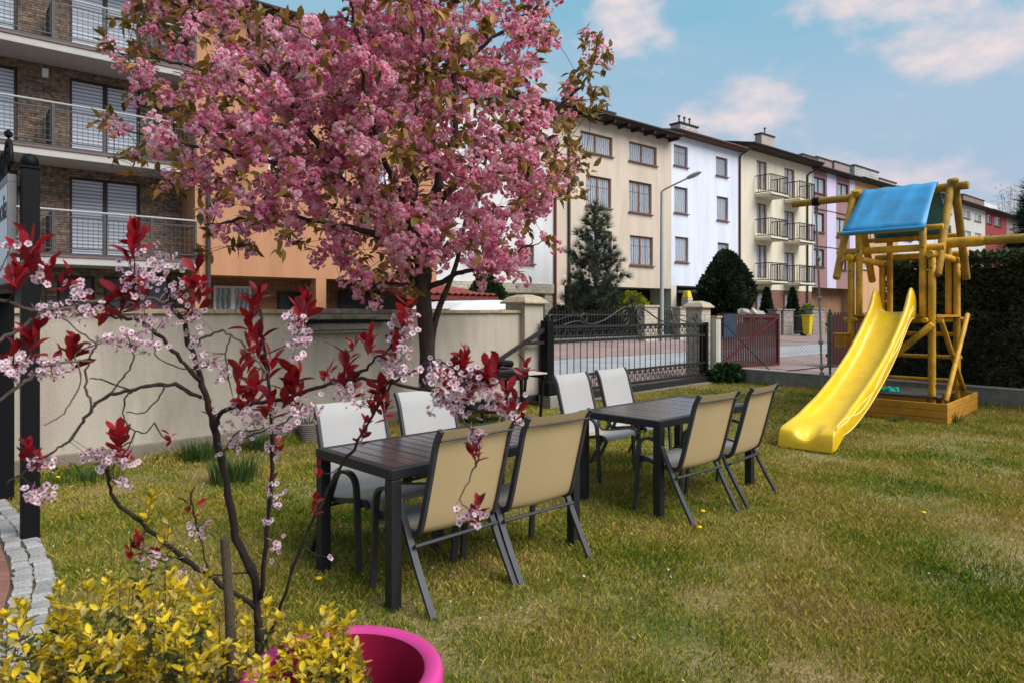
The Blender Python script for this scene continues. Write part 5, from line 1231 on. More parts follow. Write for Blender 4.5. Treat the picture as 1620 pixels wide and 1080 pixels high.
    MM = mats44(rot, C_ - np.array(base), S_); near = np.argsort(C_[:, 1]); nearset = near[:300]; rest = near[300:]
    var = RNG.integers(0, len(cl), len(C_)); cme = [fast_mesh('blossom_cluster', V, F, pet) for V, F in cl]
    for i in nearset: link('blossom_cluster', cme[var[i]], tree, M4(MM[i]))
    V_, F_ = [], []; off = 0
    for k, (V, F) in enumerate(cl):
        Ms = MM[[i for i in rest if var[i] == k]]; VV = (np.einsum('nij,vj->nvi', Ms[:, :3, :3], V) + Ms[:, None, :3, 3]).reshape(-1, 3); FF = (F[None] + (np.arange(len(Ms)) * len(V))[:, None, None]).reshape(-1, 4) + off
        V_.append(VV); F_.append(FF); off += len(VV)
    link('blossom', fast_mesh('blossom', np.vstack(V_), np.vstack(F_), pet), tree)['kind'] = 'stuff'
    Lp = np.array([a for a, _, _ in lAll]); Ld = np.array([b for _, b, _ in lAll]); Ls = np.array([c for _, _, c in lAll])
    rl = np.tile(np.array([[0, 0, 1.]]), (len(Lp), 1)) + RNG.normal(size=(len(Lp), 3)) * .5
    LM = mats44(frames(Ld, rl), Lp - np.array(base), Ls); near = np.argsort(Lp[:, 1])
    lme = fast_mesh('leaf', ltv, ltf, brz, True)
    for i in near[:300]: link('leaf', lme, tree, M4(LM[i]))
    link('foliage', scatter('foliage', ltv, ltf, LM[near[300:]], brz, True), tree)['kind'] = 'stuff'
cherry()

# ------------------------------------------------------------------ purple-leaved plum in the foreground
def plum():
    base = Vector((-.765, 2.06, 0))
    sh = empty('plum_shrub', base, 0, 'purple-leaved plum shrub with pale pink blossom in the foreground', 'shrub')
    loc = lambda p: Vector(p) - base
    bark = pm('plum_bark', (.035, .024, .02), .85, .3, 30, bump=.6, bscale=60, stretch=(1, 1, .4)); greyb = pm('plum_twig_bark', (.10, .075, .062), .8, .35, 12, bump=.3, bscale=80)
    k = lambda pts, Ys: [P(x, y, Y) for (x, y), Y in zip(pts, Ys)]
    li = np.linspace
    stems = [
        ([tuple(base)] , k([(408, 955), (375, 850), (352, 740), (335, 660), (318, 600), (300, 545), (288, 505)], li(2.05, 1.80, 7)), .0145, .006, bark),
        (None, k([(406, 962), (350, 925), (290, 880), (235, 838), (182, 790), (170, 745)], li(2.05, 1.75, 6)), .0085, .004, bark),
        (None, k([(412, 945), (422, 860), (430, 740), (428, 640), (420, 560), (408, 480), (402, 455)], li(2.04, 1.80, 7)), .0075, .003, bark),
        (None, k([(410, 1040), (440, 970), (470, 880), (520, 770), (568, 695), (600, 640), (625, 590)], li(2.06, 1.7, 7)), .0055, .003, bark),
        (None, k([(340, 680), (352, 652), (385, 640), (440, 632), (500, 612), (560, 598), (620, 606), (690, 622), (760, 650), (815, 655)], li(1.93, 1.65, 10)), .007, .003, bark),
        (None, k([(560, 598), (590, 572), (620, 545), (645, 500), (652, 480)], li(1.78, 1.7, 5)), .004, .002, bark),
        (None, k([(620, 606), (680, 572), (710, 578), (740, 600), (775, 590)], li(1.76, 1.66, 5)), .004, .002, bark),
        (None, k([(317, 602), (285, 570), (255, 535), (225, 510), (200, 505), (170, 500)], li(1.84, 1.68, 6)), .0062, .0035, bark),
        (None, k([(288, 505), (262, 480), (215, 470), (150, 478), (80, 492), (30, 520), (-20, 550)], li(1.80, 1.55, 7)), .0062, .004, greyb),
        (None, k([(120, 488), (60, 492), (0, 475), (-40, 470)], li(1.63, 1.52, 4)), .005, .003, greyb),
        (None, k([(-20, 650), (30, 610), (70, 582), (110, 570), (145, 572)], li(1.48, 1.6, 5)), .0042, .0022, greyb),
        (None, k([(318, 628), (285, 612), (248, 608), (205, 616), (168, 628), (145, 645), (128, 672), (108, 697), (80, 715), (40, 745), (10, 765)], li(1.86, 1.55, 11)), .006, .002, bark),
        (None, k([(215, 613), (198, 630), (195, 655), (205, 675), (228, 685), (245, 668)], li(1.72, 1.68, 6)), .0024, .0015, bark),
        (None, k([(262, 610), (250, 630), (228, 652), (200, 652)], li(1.75, 1.70, 4)), .0024, .0014, bark),
        (None, k([(205, 616), (160, 600), (142, 598)], li(1.7, 1.66, 3)), .0025, .0014, bark),
        (None, k([(168, 628), (200, 590), (212, 568), (208, 548)], li(1.68, 1.66, 4)), .0025, .0015, greyb),
        (None, k([(145, 645), (136, 610), (140, 570), (152, 545), (130, 528), (90, 498), (72, 490)], li(1.65, 1.6, 7)), .003, .0016, greyb),
        (None, k([(152, 545), (120, 560), (128, 600), (110, 640), (85, 665), (68, 672)], li(1.63, 1.58, 6)), .0022, .0013, greyb),
        (None, k([(330, 580), (290, 582), (250, 565), (240, 530)], li(1.8, 1.72, 4)), .002, .0014, bark),
        (None, k([(300, 545), (340, 525), (365, 530), (400, 560), (425, 590)], li(1.8, 1.72, 5)), .0035, .0025, greyb),
        (None, k([(365, 530), (358, 560), (362, 600), (368, 625)], li(1.75, 1.74, 4)), .002, .0014, bark),
        (None, k([(346, 715), (390, 690), (450, 668), (480, 640)], li(1.9, 1.75, 4)), .0035, .002, greyb),
        (None, k([(415, 560), (450, 548), (480, 530), (530, 545)], li(1.8, 1.72, 4)), .002, .0012, greyb),
        (None, k([(690, 622), (730, 660), (752, 690), (758, 720), (740, 760), (728, 790), (742, 805)], li(1.72, 1.6, 7)), .0028, .0016, greyb),
        (None, k([(345, 700), (358, 710), (372, 685), (420, 678)], li(1.9, 1.82, 4)), .003, .0016, greyb),
        (None, k([(392, 905), (330, 905), (270, 880), (225, 870), (205, 850)], li(2.03, 1.8, 5)), .003, .0016, bark),
        (None, k([(330, 905), (316, 850), (305, 800), (300, 780)], li(1.96, 1.85, 4)), .0028, .0016, bark)]
    nodes = []
    for first, q, r0, r1, m in stems:
        pts = ([Vector(f) for f in first] if first else []) + q
        c = catmull(pts, 5); rs = np.linspace(r0, r1, len(c)) * (1 + .10 * RNG.normal(size=len(c)))
        c = [c[0]] + [p + Vector(RNG.normal(size=3) * (.0014 if r0 < .003 else .0022)) for p in c[1:]]
        MB().tube([loc(p) for p in c], list(rs), 7).build('branch' if r0 < .02 else 'stem', m, sh, smooth='all'); nodes += [tuple(p) for p in c]
    NA = np.array(nodes); tw_ = MB()
    ltv, ltf = leaf_tpl(.46, .07, .10, (0, .14, .34, .58, .8, 1.0), (0, .38, .78, 1.0, .78, 0))
    ltv2, _ = leaf_tpl(.40, .13, .26, (0, .14, .34, .58, .8, 1.0), (0, .38, .78, 1.0, .78, 0)); ltv3, _ = leaf_tpl(.44, .03, -.10, (0, .14, .34, .58, .8, 1.0), (0, .38, .78, 1.0, .78, 0))
    red = leafmat('plum_leaf', [(.13, .005, .012), (.25, .007, .014), (.36, .010, .016), (.17, .006, .016), (.48, .018, .02)], .38, .38, 9, (.7, 1.25), .45)
    lme = [fast_mesh('leaf', v, ltf, red, True) for v in (ltv, ltv2, ltv3)]
    whorls = [(212, 372, 10, 40), (205, 395, 5, 30), (50, 392, 9, 46), (25, 430, 6, 40), (100, 440, 4, 30), (75, 425, 4, 34), (190, 470, 8, 40), (222, 458, 5, 36), (160, 488, 4, 36), (310, 432, 7, 36), (318, 460, 4, 32), (300, 480, 4, 28),
              (50, 528, 9, 38), (115, 550, 7, 36), (20, 560, 5, 34), (90, 570, 4, 30), (405, 468, 8, 36), (398, 505, 7, 32), (408, 540, 7, 34), (425, 575, 6, 34), (392, 560, 5, 34), (378, 585, 4, 34),
              (482, 474, 9, 33), (475, 500, 4, 26), (400, 612, 9, 42), (425, 635, 6, 36), (380, 625, 5, 34), (466, 598, 8, 40), (450, 620, 4, 30), (548, 582, 9, 36), (560, 600, 5, 28), (586, 535, 7, 30), (622, 548, 8, 30), (636, 520, 6, 28), (645, 488, 7, 28),
              (602, 612, 10, 28), (590, 640, 7, 24), (610, 640, 6, 22), (575, 672, 4, 22), (568, 690, 3, 18), (735, 562, 8, 30), (722, 585, 5, 28), (770, 590, 8, 30), (700, 600, 5, 26), (745, 610, 5, 28), (785, 585, 5, 28), (828, 580, 6, 24), (800, 620, 6, 28), (815, 640, 6, 26),
              (45, 708, 7, 28), (60, 725, 4, 24), (188, 690, 7, 36), (190, 715, 4, 26), (302, 795, 4, 26), (218, 852, 8, 24), (205, 872, 4, 20), (250, 870, 3, 16), (498, 795, 4, 20), (505, 740, 2, 16), (752, 700, 5, 26), (752, 715, 4, 18), (756, 800, 7, 28), (470, 630, 4, 22), (440, 700, 4, 20), (430, 760, 4, 18), (520, 590, 4, 26), (560, 545, 4, 22), (330, 640, 3, 18), (270, 690, 3, 18)]
    LM = []; WP_ = []
    def hook(p, r=.0016):
        j = int(np.argmin(np.linalg.norm(NA - np.array(p), axis=1))); a = Vector(NA[j])
        if (a - p).length > .02: tw_.tube([loc(v) for v in catmull([a, a.lerp(p, .5) + Vector((0, 0, -.012)), p], 3)], [r * 1.3, r * 1.2, r * 1.1, r * 1.05, r, r * .9, r * .8], 5, False)
    for x, y, n, lpx in whorls:
        n = int(n * 1.6 + .5)
        j = int(np.argmin(np.linalg.norm(px_of(NA) - np.array([[x, y]]), axis=1))); Y = float(NA[j][1]) - random.uniform(-.03, .07)
        p = P(x, y + lpx * .35, Y); hook(p); WP_.append(p); L_ = lpx * Y / FPX * .93
        for i in range(n):
            a = 2.4 * i + random.uniform(-.4, .4); e = random.uniform(.1, 1.3); lift = (i / max(1, n - 1) - .55) * 1.1 * L_
            d = np.array([math.cos(a) * math.cos(e), math.sin(a) * math.cos(e) * .9, math.sin(e)]); q = np.array(p) + np.array([lift * .15, 0, lift]) + RNG.normal(size=3) * .004; e = min(1.35, e + .35 * i / n); d = np.array([math.cos(a) * math.cos(e), math.sin(a) * math.cos(e) * .9, math.sin(e)])
            LM.append((q, d, L_ * random.uniform(.72, 1.15)))
    Lp = np.array([a for a, _, _ in LM]); Ld = np.array([b for _, b, _ in LM]); Ls = np.array([c for *_, c in LM])
    up = np.tile(np.array([[0, 0, 1.]]), (len(Lp), 1)) + RNG.normal(size=(len(Lp), 3)) * .35
    MM = mats44(frames(Ld, up), Lp - np.array(base), Ls); order = np.argsort(-Ls / Lp[:, 1])
    for i in order[:300]: link('leaf', random.choice(lme), sh, M4(MM[i]))
    if len(order) > 300: link('leaves', scatter('leaves', ltv, ltf, MM[order[300:]], red, True), sh)['kind'] = 'stuff'
    # flowers
    fl = [(238, 425, 42, 34, 44), (215, 460, 26, 26, 16), (280, 470, 26, 30, 18), (300, 505, 22, 22, 12), (205, 540, 52, 18, 34), (235, 510, 30, 20, 14), (90, 495, 42, 18, 14), (60, 430, 20, 26, 10), (20, 385, 22, 10, 8), (120, 460, 18, 20, 9), (135, 490, 22, 14, 12),
          (45, 575, 50, 14, 22), (85, 590, 30, 12, 10), (20, 590, 14, 10, 5), (330, 568, 26, 22, 12), (352, 590, 14, 14, 6), (310, 545, 14, 14, 6), (400, 665, 50, 24, 30), (440, 650, 40, 26, 26), (490, 640, 22, 22, 10), (375, 645, 22, 18, 10), (470, 525, 17, 34, 34), (465, 510, 14, 24, 12), (560, 625, 22, 18, 14), (540, 615, 12, 14, 6),
          (635, 540, 22, 34, 22), (630, 585, 26, 16, 14), (610, 570, 18, 20, 10), (650, 510, 10, 18, 5), (715, 605, 42, 26, 34), (755, 618, 40, 24, 34), (690, 585, 16, 20, 12), (720, 640, 28, 16, 14), (795, 640, 30, 20, 22), (815, 655, 18, 14, 10), (685, 640, 10, 16, 4),
          (70, 780, 34, 16, 18), (65, 735, 18, 14, 8), (150, 720, 26, 14, 14), (185, 725, 28, 16, 18), (195, 762, 14, 8, 7), (430, 715, 16, 20, 8), (432, 780, 16, 20, 8), (440, 800, 8, 8, 3), (415, 825, 12, 8, 4), (435, 860, 14, 22, 6), (742, 812, 24, 16, 16), (752, 690, 14, 20, 8), (240, 880, 30, 14, 8), (300, 900, 24, 22, 8), (320, 830, 18, 30, 7), (372, 700, 10, 18, 4), (520, 880, 5, 5, 1), (345, 720, 8, 10, 2)]
    pv = []; pf = []
    for q in range(5):
        a = q * 2 * math.pi / 5; ca, sa = math.cos(a), math.sin(a); b = len(pv)
        for r, w_, z in ((.10, .05, .0), (.32, .20, .05), (.46, .16, .09)):
            pv += [(r * ca - w_ * sa, r * sa + w_ * ca, z), (r * ca + w_ * sa, r * sa - w_ * ca, z)]
        pf += [(b, b + 1, b + 3, b + 2), (b + 2, b + 3, b + 5, b + 4)]
    cv = [(0, 0, .10)] + [(.15 * math.cos(t * math.pi / 3), .15 * math.sin(t * math.pi / 3), .02) for t in range(6)]; cf = [(0, 1 + i, 1 + (i + 1) % 6) for i in range(6)]; cb = len(cv); cv += [(0, 0, -.30)] + [(.13 * math.cos(t * math.pi / 3), .13 * math.sin(t * math.pi / 3), -.02) for t in range(6)]; cf += [(cb, cb + 1 + (i + 1) % 6, cb + 1 + i) for i in range(6)]
    sv, sf = [], []
    for i in range(9):
        a = i * .7; b = len(sv) + 0; d = .2 + .05 * (i % 3); sv += [(.05 * math.cos(a + .1), .05 * math.sin(a + .1), .05), (.05 * math.cos(a - .1), .05 * math.sin(a - .1), .05), (d * math.cos(a), d * math.sin(a), .24)]; sf.append((b, b + 1, b + 2))
    petal = leafmat('plum_petal', [(.62, .36, .45), (.76, .54, .61), (.84, .70, .75), (.70, .46, .55)], .3, .5, 12, (.85, 1.1), .25); core = pm('plum_flower_centre', (.26, .02, .06), .6, .3, 50)
    fm = MB(); fm.add(pv, pf, 0); fm.add(cv, cf, 1); fm.add(sv, sf, 1); fme = fm.mesh('flower', [petal, core], True)
    FP = []
    for x, y, sx, sy, n in fl:
        j = int(np.argmin(np.linalg.norm(px_of(NA) - np.array([[x, y]]), axis=1))); Y0 = float(NA[j][1]) - .02
        hook(P(x, y, Y0), .0012)
        for _ in range(int(n * 2.0)):
            a, b = np.clip(RNG.normal(size=2) * .55, -1.2, 1.2); Y = Y0 + RNG.normal() * .035; p = P(x + a * sx, y + b * sy, Y)
            FP.append((np.array(p), RNG.uniform(.013, .0205)))
    Fp = np.array([a for a, _ in FP]); Fs = np.array([b for _, b in FP])
    zd = RNG.normal(size=(len(Fp), 3)) * .75 + np.array([[0, -.55, .1]]); zd /= np.linalg.norm(zd, axis=1)[:, None]
    xd = np.cross(zd, RNG.normal(size=(len(Fp), 3))); xd /= np.linalg.norm(xd, axis=1)[:, None]; rot = np.stack([xd, np.cross(zd, xd), zd], 2)
    MM = mats44(rot, Fp - np.array(base), Fs); order = np.argsort(-Fs / Fp[:, 1])
    for i in order[:300]: link('flower', fme, sh, M4(MM[i]))
    rest = MM[order[300:]]
    link('petals', scatter('petals', pv, pf, rest, petal), sh)['kind'] = 'stuff'; link('flower_centres', scatter('flower_centres', cv + sv, cf + [tuple(i + len(cv) for i in f) for f in sf], rest, core), sh)['kind'] = 'stuff'
    for p, m in zip(Fp[::2], Fp[::2]):
        j = int(np.argmin(np.linalg.norm(NA - p, axis=1)))
        if np.linalg.norm(NA[j] - p) < .07: tw_.tube([loc(NA[j]), loc(p)], [.0007, .0005], 3, False)
    tw_.build('twiglets', bark, sh)['kind'] = 'stuff'
plum()

# ------------------------------------------------------------------ yellow euonymus
def euonymus():
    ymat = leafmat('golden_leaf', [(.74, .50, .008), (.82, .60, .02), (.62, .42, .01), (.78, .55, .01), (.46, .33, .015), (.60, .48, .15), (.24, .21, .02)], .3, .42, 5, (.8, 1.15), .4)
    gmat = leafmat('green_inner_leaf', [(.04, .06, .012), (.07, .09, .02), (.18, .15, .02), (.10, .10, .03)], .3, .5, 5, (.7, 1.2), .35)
    stemm = pm('euonymus_stem', (.075, .05, .03), .85, .3, 30)
    ltv, ltf = leaf_tpl(.50, .10, .18, (0, .2, .55, .82, 1), (0, .8, .95, .55, 0)); lme = fast_mesh('leaf', ltv, ltf, ymat, True)
    prof = [(-60, 985), (0, 965), (60, 960), (100, 945), (180, 935), (230, 915), (300, 925), (350, 950), (400, 965), (450, 985), (500, 1000), (560, 1040), (600, 1075)]
    def top(x): return 62 + float(np.interp(x, [a for a, _ in prof], [b for _, b in prof]))
    def shrub(e, tips, start):
        base = e.location; stems = MB(); leaves = []; inner = []
        for t in tips:
            p = Vector(t); b = start(p); m = b.lerp(p, .55) + Vector((random.uniform(-.07, .07), random.uniform(-.05, .05), .02)); q = catmull([b, m, p], 5)
            stems.tube([v - base for v in q], list(np.linspace(.0024, .001, len(q))), 4, False)
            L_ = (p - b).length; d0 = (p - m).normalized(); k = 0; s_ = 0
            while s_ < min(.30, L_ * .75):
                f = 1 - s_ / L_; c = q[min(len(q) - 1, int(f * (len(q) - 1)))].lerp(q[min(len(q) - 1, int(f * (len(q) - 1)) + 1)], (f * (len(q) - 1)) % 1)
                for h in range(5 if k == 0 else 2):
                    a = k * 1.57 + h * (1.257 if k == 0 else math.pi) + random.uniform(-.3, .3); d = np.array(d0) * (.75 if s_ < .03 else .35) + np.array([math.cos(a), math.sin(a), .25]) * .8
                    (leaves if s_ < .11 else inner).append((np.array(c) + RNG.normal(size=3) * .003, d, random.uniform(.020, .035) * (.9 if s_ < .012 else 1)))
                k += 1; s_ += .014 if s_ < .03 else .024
        stems.build('stems', stemm, e, smooth='all')['kind'] = 'stuff'
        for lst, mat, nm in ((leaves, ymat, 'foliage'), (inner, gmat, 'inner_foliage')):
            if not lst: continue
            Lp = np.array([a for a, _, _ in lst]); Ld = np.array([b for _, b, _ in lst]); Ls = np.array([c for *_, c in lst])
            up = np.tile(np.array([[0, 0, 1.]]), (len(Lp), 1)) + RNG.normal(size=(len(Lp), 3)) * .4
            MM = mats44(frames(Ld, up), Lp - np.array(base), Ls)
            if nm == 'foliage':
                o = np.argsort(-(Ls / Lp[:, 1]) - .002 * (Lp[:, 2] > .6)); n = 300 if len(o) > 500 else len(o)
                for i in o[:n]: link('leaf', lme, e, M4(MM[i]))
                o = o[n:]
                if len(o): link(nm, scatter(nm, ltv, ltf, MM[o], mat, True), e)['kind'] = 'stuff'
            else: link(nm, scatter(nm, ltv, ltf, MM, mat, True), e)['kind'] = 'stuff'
    e1 = empty('euonymus_shrub', (-.98, 1.78, 0), 0, 'golden yellow leafed shrub filling the lower left corner', 'shrub')
    tips = []
    for _ in range(430):
        x = random.uniform(-70, 455); Y = random.uniform(1.5, 2.02); y = top(x) + random.choice((0, 10, 30, 45, -12, -30)) + 22 * math.sin(x * .031 + 1) + random.random() ** 1.3 * 240 + 6; tips.append(P(x, y, Y))
    for x, y, Y in ((240, 785, 1.85), (268, 812, 1.86), (262, 845, 1.86), (95, 928, 1.7), (100, 965, 1.7), (25, 985, 1.6), (178, 912, 1.8), (190, 925, 1.8), (262, 915, 1.84), (205, 930, 1.8), (330, 905, 1.9), (118, 985, 1.7), (420, 955, 1.9)): tips.append(P(x, y, Y))
    for _ in range(26): x = random.uniform(0, 450); tips.append(P(x, top(x) - random.uniform(25, 75), random.uniform(1.65, 1.95)))
    pc = Vector((-.445, 1.80))
    def start1(p):
        c = Vector((-.98, 1.78, 0)); b = c + (Vector((p.x + random.uniform(-.25, .25), p.y + random.uniform(-.1, .1), 0)) - c) * .45
        if (b.xy - pc).length < .3: b = (pc + (b.xy - pc).normalized() * .31).to_3d()
        return b
    tips = [t for t in tips if (t.xy - pc).length > .29 or t.z > .68]
    shrub(e1, tips, start1)
    e2 = empty('euonymus_shrub', (-.52, 1.78, .345), 0, 'golden yellow leafed sprigs growing inside the magenta pot', 'shrub')
    t2 = []
    for _ in range(95):
        a = random.uniform(0, 6.28); r = random.uniform(0, .17) ; p = Vector((pc.x - .07 + r * math.cos(a) * .75, pc.y - .02 + r * math.sin(a), random.uniform(.52, .72)))
        if px_of(np.array([p]))[0][0] < 585: t2.append(p)
    for x, y in ((524, 985), (530, 1000), (515, 975), (560, 1020)): t2.append(P(x, y, 1.86))
    shrub(e2, t2, lambda p: Vector((pc.x + (p.x - pc.x) * .5, pc.y + (p.y - pc.y) * .5, .345)))
euonymus()
# ------------------------------------------------------------------ background greenery
def spray_tpl():
    v = [(0, -.12, 0), (0, .12, 0), (.55, .30, .05), (1, 0, .0), (.55, -.30, .05)]; return np.array(v), np.array([(0, 4, 1), (1, 4, 2), (2, 4, 3)])
SPV, SPF = spray_tpl()
def blob(name, label, cat, loc, rx, ry, h, n, size, cols, shape='dome', z0=0, trunk=True, group=None, core=(.012, .014, .008), rag=.12):
    """dense evergreen shrub: sprays on the skin of a solid of revolution, a dark twiggy core inside"""
    e = empty(name, loc, 0, label, cat, group); u = RNG.random(n) ** (.8 if shape == 'cone' else 1); a = RNG.random(n) * 2 * math.pi
    if shape == 'dome': zz_ = u * h; r = np.sqrt(np.clip(1 - (np.maximum(0, (zz_ / h - .35) / .65)) ** 2, 0, 1)) * np.clip(.72 + zz_ / h, 0, 1)
    elif shape == 'egg': zz_ = u * h; t = zz_ / h; r = np.clip(np.sin(np.pi * (t * .86 + .14)) ** .62, 0, 1)
    else: zz_ = u * h; t = zz_ / h; r = (1 - t) ** .8 * np.clip(.6 + t * 3, 0, 1)
    k = (1 + rag * (vnoise(a * 2.2, zz_ * 3.0 / max(h, 1), 1.0, 3) - .5) * 2) * (1 - .22 * RNG.random(n) ** 2); r = r * k
    p = np.stack([np.cos(a) * r * rx, np.sin(a) * r * ry, zz_ + z0], 1); d = np.stack([np.cos(a), np.sin(a), .35 + 1.0 * (zz_ / h) ** 2 + 0 * a], 1) + RNG.normal(size=(n, 3)) * .45
    m = leafmat(name + '_foliage', cols, .15, .6, 2.2, (.6, 1.35), .2)
    link('foliage', scatter('foliage', SPV, SPF, mats44(frames(d), p, size * RNG.uniform(.6, 1.3, n)), m), e)['kind'] = 'stuff'
    b = MB(); prof = []
    for i in range(9):
        t = i / 8
        rr = {'dome': math.sqrt(max(0, 1 - max(0, (t - .35) / .65) ** 2)) * min(1, .72 + t), 'egg': math.sin(math.pi * (t * .86 + .14)) ** .62, 'cone': (1 - t) ** .8 * min(1, .6 + t * 3)}[shape]
        prof.append((max(.01, rr * .80), z0 + t * h * .93 + .03))
    b.lathe(prof, 14, (0, 0, 0), rx, ry); b.build('crown', pm(name + '_core', core, .95, .4, 6), e, smooth='all')
    if trunk: MB().tube([(0, 0, -.05), (0, 0, z0 + .3)], .06, 8).build('trunk', M_BARK, e)
    return e
DKG = [(.014, .024, .010), (.025, .04, .015), (.04, .058, .02), (.02, .032, .014)]
def at(px, n): return st(fs(px, n), n, .45)
c = at(1147, -1.4); Y = c.y; k = Y / FPX
blob('conifer_bush', 'big dark egg-shaped conifer bush in front of the pale blue house', 'bush', c, 36 * k, 36 * k, (CAMH + (495 - 402) * k) - .45, 9000, .26, DKG, 'egg', rag=.3)
c = at(770, -3.6); k = c.y / FPX
blob('topiary_bush', 'clipped dark green dome bush above the parked car', 'bush', c, 36 * k, 30 * k, (CAMH + 57 * k) - .45, 7000, .10, [(.012, .035, .012), (.02, .05, .016), (.03, .065, .02)], 'dome', rag=.04)
for px, yt, w_, lab in ((1213, 458, 14, 'small cone-shaped conifer left of the pair before the cream house'), (1254, 458, 13, 'small cone-shaped conifer right of the pair before the cream house')):
    c = at(px, -1.6); k = c.y / FPX; blob('cone_conifer', lab, 'conifer', c, w_ * k, w_ * k, CAMH + (495 - yt) * k - .45, 2600, .16, DKG, 'cone', group='cone conifers before the cream house')
c = at(998, -2.3); k = c.y / FPX
blob('golden_bush', 'bright yellow-green bush behind the gate scrollwork', 'bush', c, 24 * k, 20 * k, CAMH + 28 * k - .45, 2200, .20, [(.30, .32, .02), (.42, .40, .02), (.22, .26, .02), (.15, .2, .02)], 'dome', core=(.06, .07, .01), rag=.4)
c = at(1026, -2.2); k = c.y / FPX
blob('olive_bush', 'small olive green bush left of the street lamp', 'bush', c, 11 * k, 11 * k, CAMH + 14 * k - .45, 900, .14, [(.06, .07, .025), (.09, .10, .03)], 'dome')
c = at(1278, -2.4); k = c.y / FPX
blob('lime_bush', 'lime green bush above the yellow bin', 'bush', c, 13 * k, 10 * k, CAMH + 11 * k - .45, 1000, .16, [(.18, .26, .03), (.25, .32, .04), (.12, .2, .02)], 'dome', core=(.04, .06, .01))
for px, w_, yt in ((888, 24, 488), (925, 18, 500), (960, 20, 496)):
    c = at(px, -2.2); k = c.y / FPX
    blob('dark_shrub', {888: 'dark shrub at the left behind the iron gate', 925: 'dark shrub under the pine behind the gate', 960: 'dark shrub beside the golden bush'}[px], 'shrub', c, w_ * k, w_ * k, CAMH + (495 - yt) * k - .45, 1300, .17, [(.018, .026, .012), (.03, .035, .015), (.05, .035, .025)], 'dome', rag=.3, group='front garden shrubs')
g0 = G(1137, 604); blob('leafy_plant', 'low dark green leafy plant at the foot of the gate pillar', 'plant', (g0.x + .15, g0.y - .1, 0), .36, .26, .36, 420, .13, [(.02, .06, .02), (.035, .085, .025), (.05, .10, .03)], 'dome', trunk=False, rag=.4)
rp_ = st(fs(1182, -2.7), -2.7, .45); rk = empty('rockery', rp_, SZ, 'pale rubble rockery showing above the red gate', 'rockery')
rkm = pm('rockery_stone', (.42, .37, .33), .95, .3, 4, bump=.6, bscale=12, island=.2)
for i in range(26):
    a = random.uniform(.18, .34); u = random.uniform(-1.5, 1.5); z = max(0, .95 - abs(u) * .45) * random.uniform(.3, 1) + .35
    b = MB(); b.lathe([(.05, -a * .6), (a * .8, -a * .3), (a, .05), (a * .7, a * .4), (.05, a * .55)], 7); b.build('stone', rkm, rk, M=Matrix.Translation((u, random.uniform(-.3, .3), z)) @ Euler((random.random(), random.random(), random.random() * 6)).to_matrix().to_4x4())
MB().box(-1.7, 1.7, -.4, .5, -.1, .6).build('mound', M_SOIL, rk, bevel=.1)

def pine(name, label, loc, h, rmax, n_lv, cols, nd=.17, group=None, dens=1.0, droop=.1):
    e = empty(name, loc, 0, label, 'tree', group); tr = MB().tube([(0, 0, -.05), (.03, 0, h * .5), (0, 0, h * .97)], [.11, .07, .012], 8); tr.build('trunk', M_BARK, e, smooth='all')
    br = MB(); T = []; Dn = []
    for l in range(n_lv):
        t = (l + .5) / n_lv; z = h * (.06 + .90 * t); R_ = rmax * (1 - t) ** .75 * random.uniform(.8, 1.15) * (min(1, .55 + t * 2.5)); nb_ = int(random.randint(6, 8) * (1 - .3 * t))
        for b in range(nb_):
            a = b * 6.283 / nb_ + random.uniform(-.4, .4) + l; L_ = R_ * random.uniform(.65, 1.18) + .08; up = .25 + .5 * t - droop
            p1 = np.array([math.cos(a) * L_, math.sin(a) * L_, z + L_ * up]); p0 = np.array([0, 0, z]); br.tube([p0, (p0 + p1) / 2 + np.array([0, 0, -.04 * L_]), p1], [.02 * (1 - t) + .008, .012, .005], 5, False)
            m = max(2, int(L_ * 7 * dens))
            for j in range(m):
                s_ = .22 + .78 * (j + 1) / m; c = p0 + (p1 - p0) * s_ + RNG.normal(size=3) * .07 * L_ ** .5
                d = (p1 - p0) / L_ + np.array([0, 0, .4]) + RNG.normal(size=3) * .35; T.append(c); Dn.append(d)
    T.append(np.array([0, 0, h * .97])); Dn.append(np.array([0, 0, 1.]))
    br.build('branches', M_BARK, e)['kind'] = 'stuff'
    v = []; f = []
    for i in range(16):
        a = i * 2.4; e_ = .25 + .75 * (i / 16); d = np.array([1 - e_ * .45, math.cos(a) * e_ * .7, math.sin(a) * e_ * .7]); d /= np.linalg.norm(d); s_ = np.cross(d, [0, .3, 1]); s_ /= np.linalg.norm(s_); b = len(v)
        v += [s_ * .035, -s_ * .035, d]; f.append((b, b + 1, b + 2))
    T = np.array(T); Dn = np.array(Dn)
    link('crown', scatter('crown', v, f, mats44(frames(Dn), T, nd * RNG.uniform(.75, 1.3, len(T))), leafmat(name + '_needle', cols, .15, .6, 2, (.6, 1.3), .2)), e)['kind'] = 'stuff'
    return e
c = at(941, -1.3); k = c.y / FPX
pine('pine_tree', 'loose dark green pine in front of the beige house', c, CAMH + (495 - 318) * k - .45, 64 * k, 20, [(.03, .045, .028), (.06, .075, .045), (.10, .115, .075), (.04, .055, .035)], .34, dens=1.7)
for px, Y, yt, w_, lab in ((1640, 30, 285, 52, 'dark spruce at the right edge above the hedge'), (1655, 42, 300, 50, 'second spruce behind the one at the right edge')):
    p = P(px, 495, Y); pine('spruce_tree', lab, (p.x, p.y, .0), CAMH + (495 - yt) * Y / FPX, w_ * Y / FPX, 20, [(.012, .022, .014), (.02, .035, .022), (.035, .05, .03)], .6, 'spruces at the right edge', 2.4, .35)
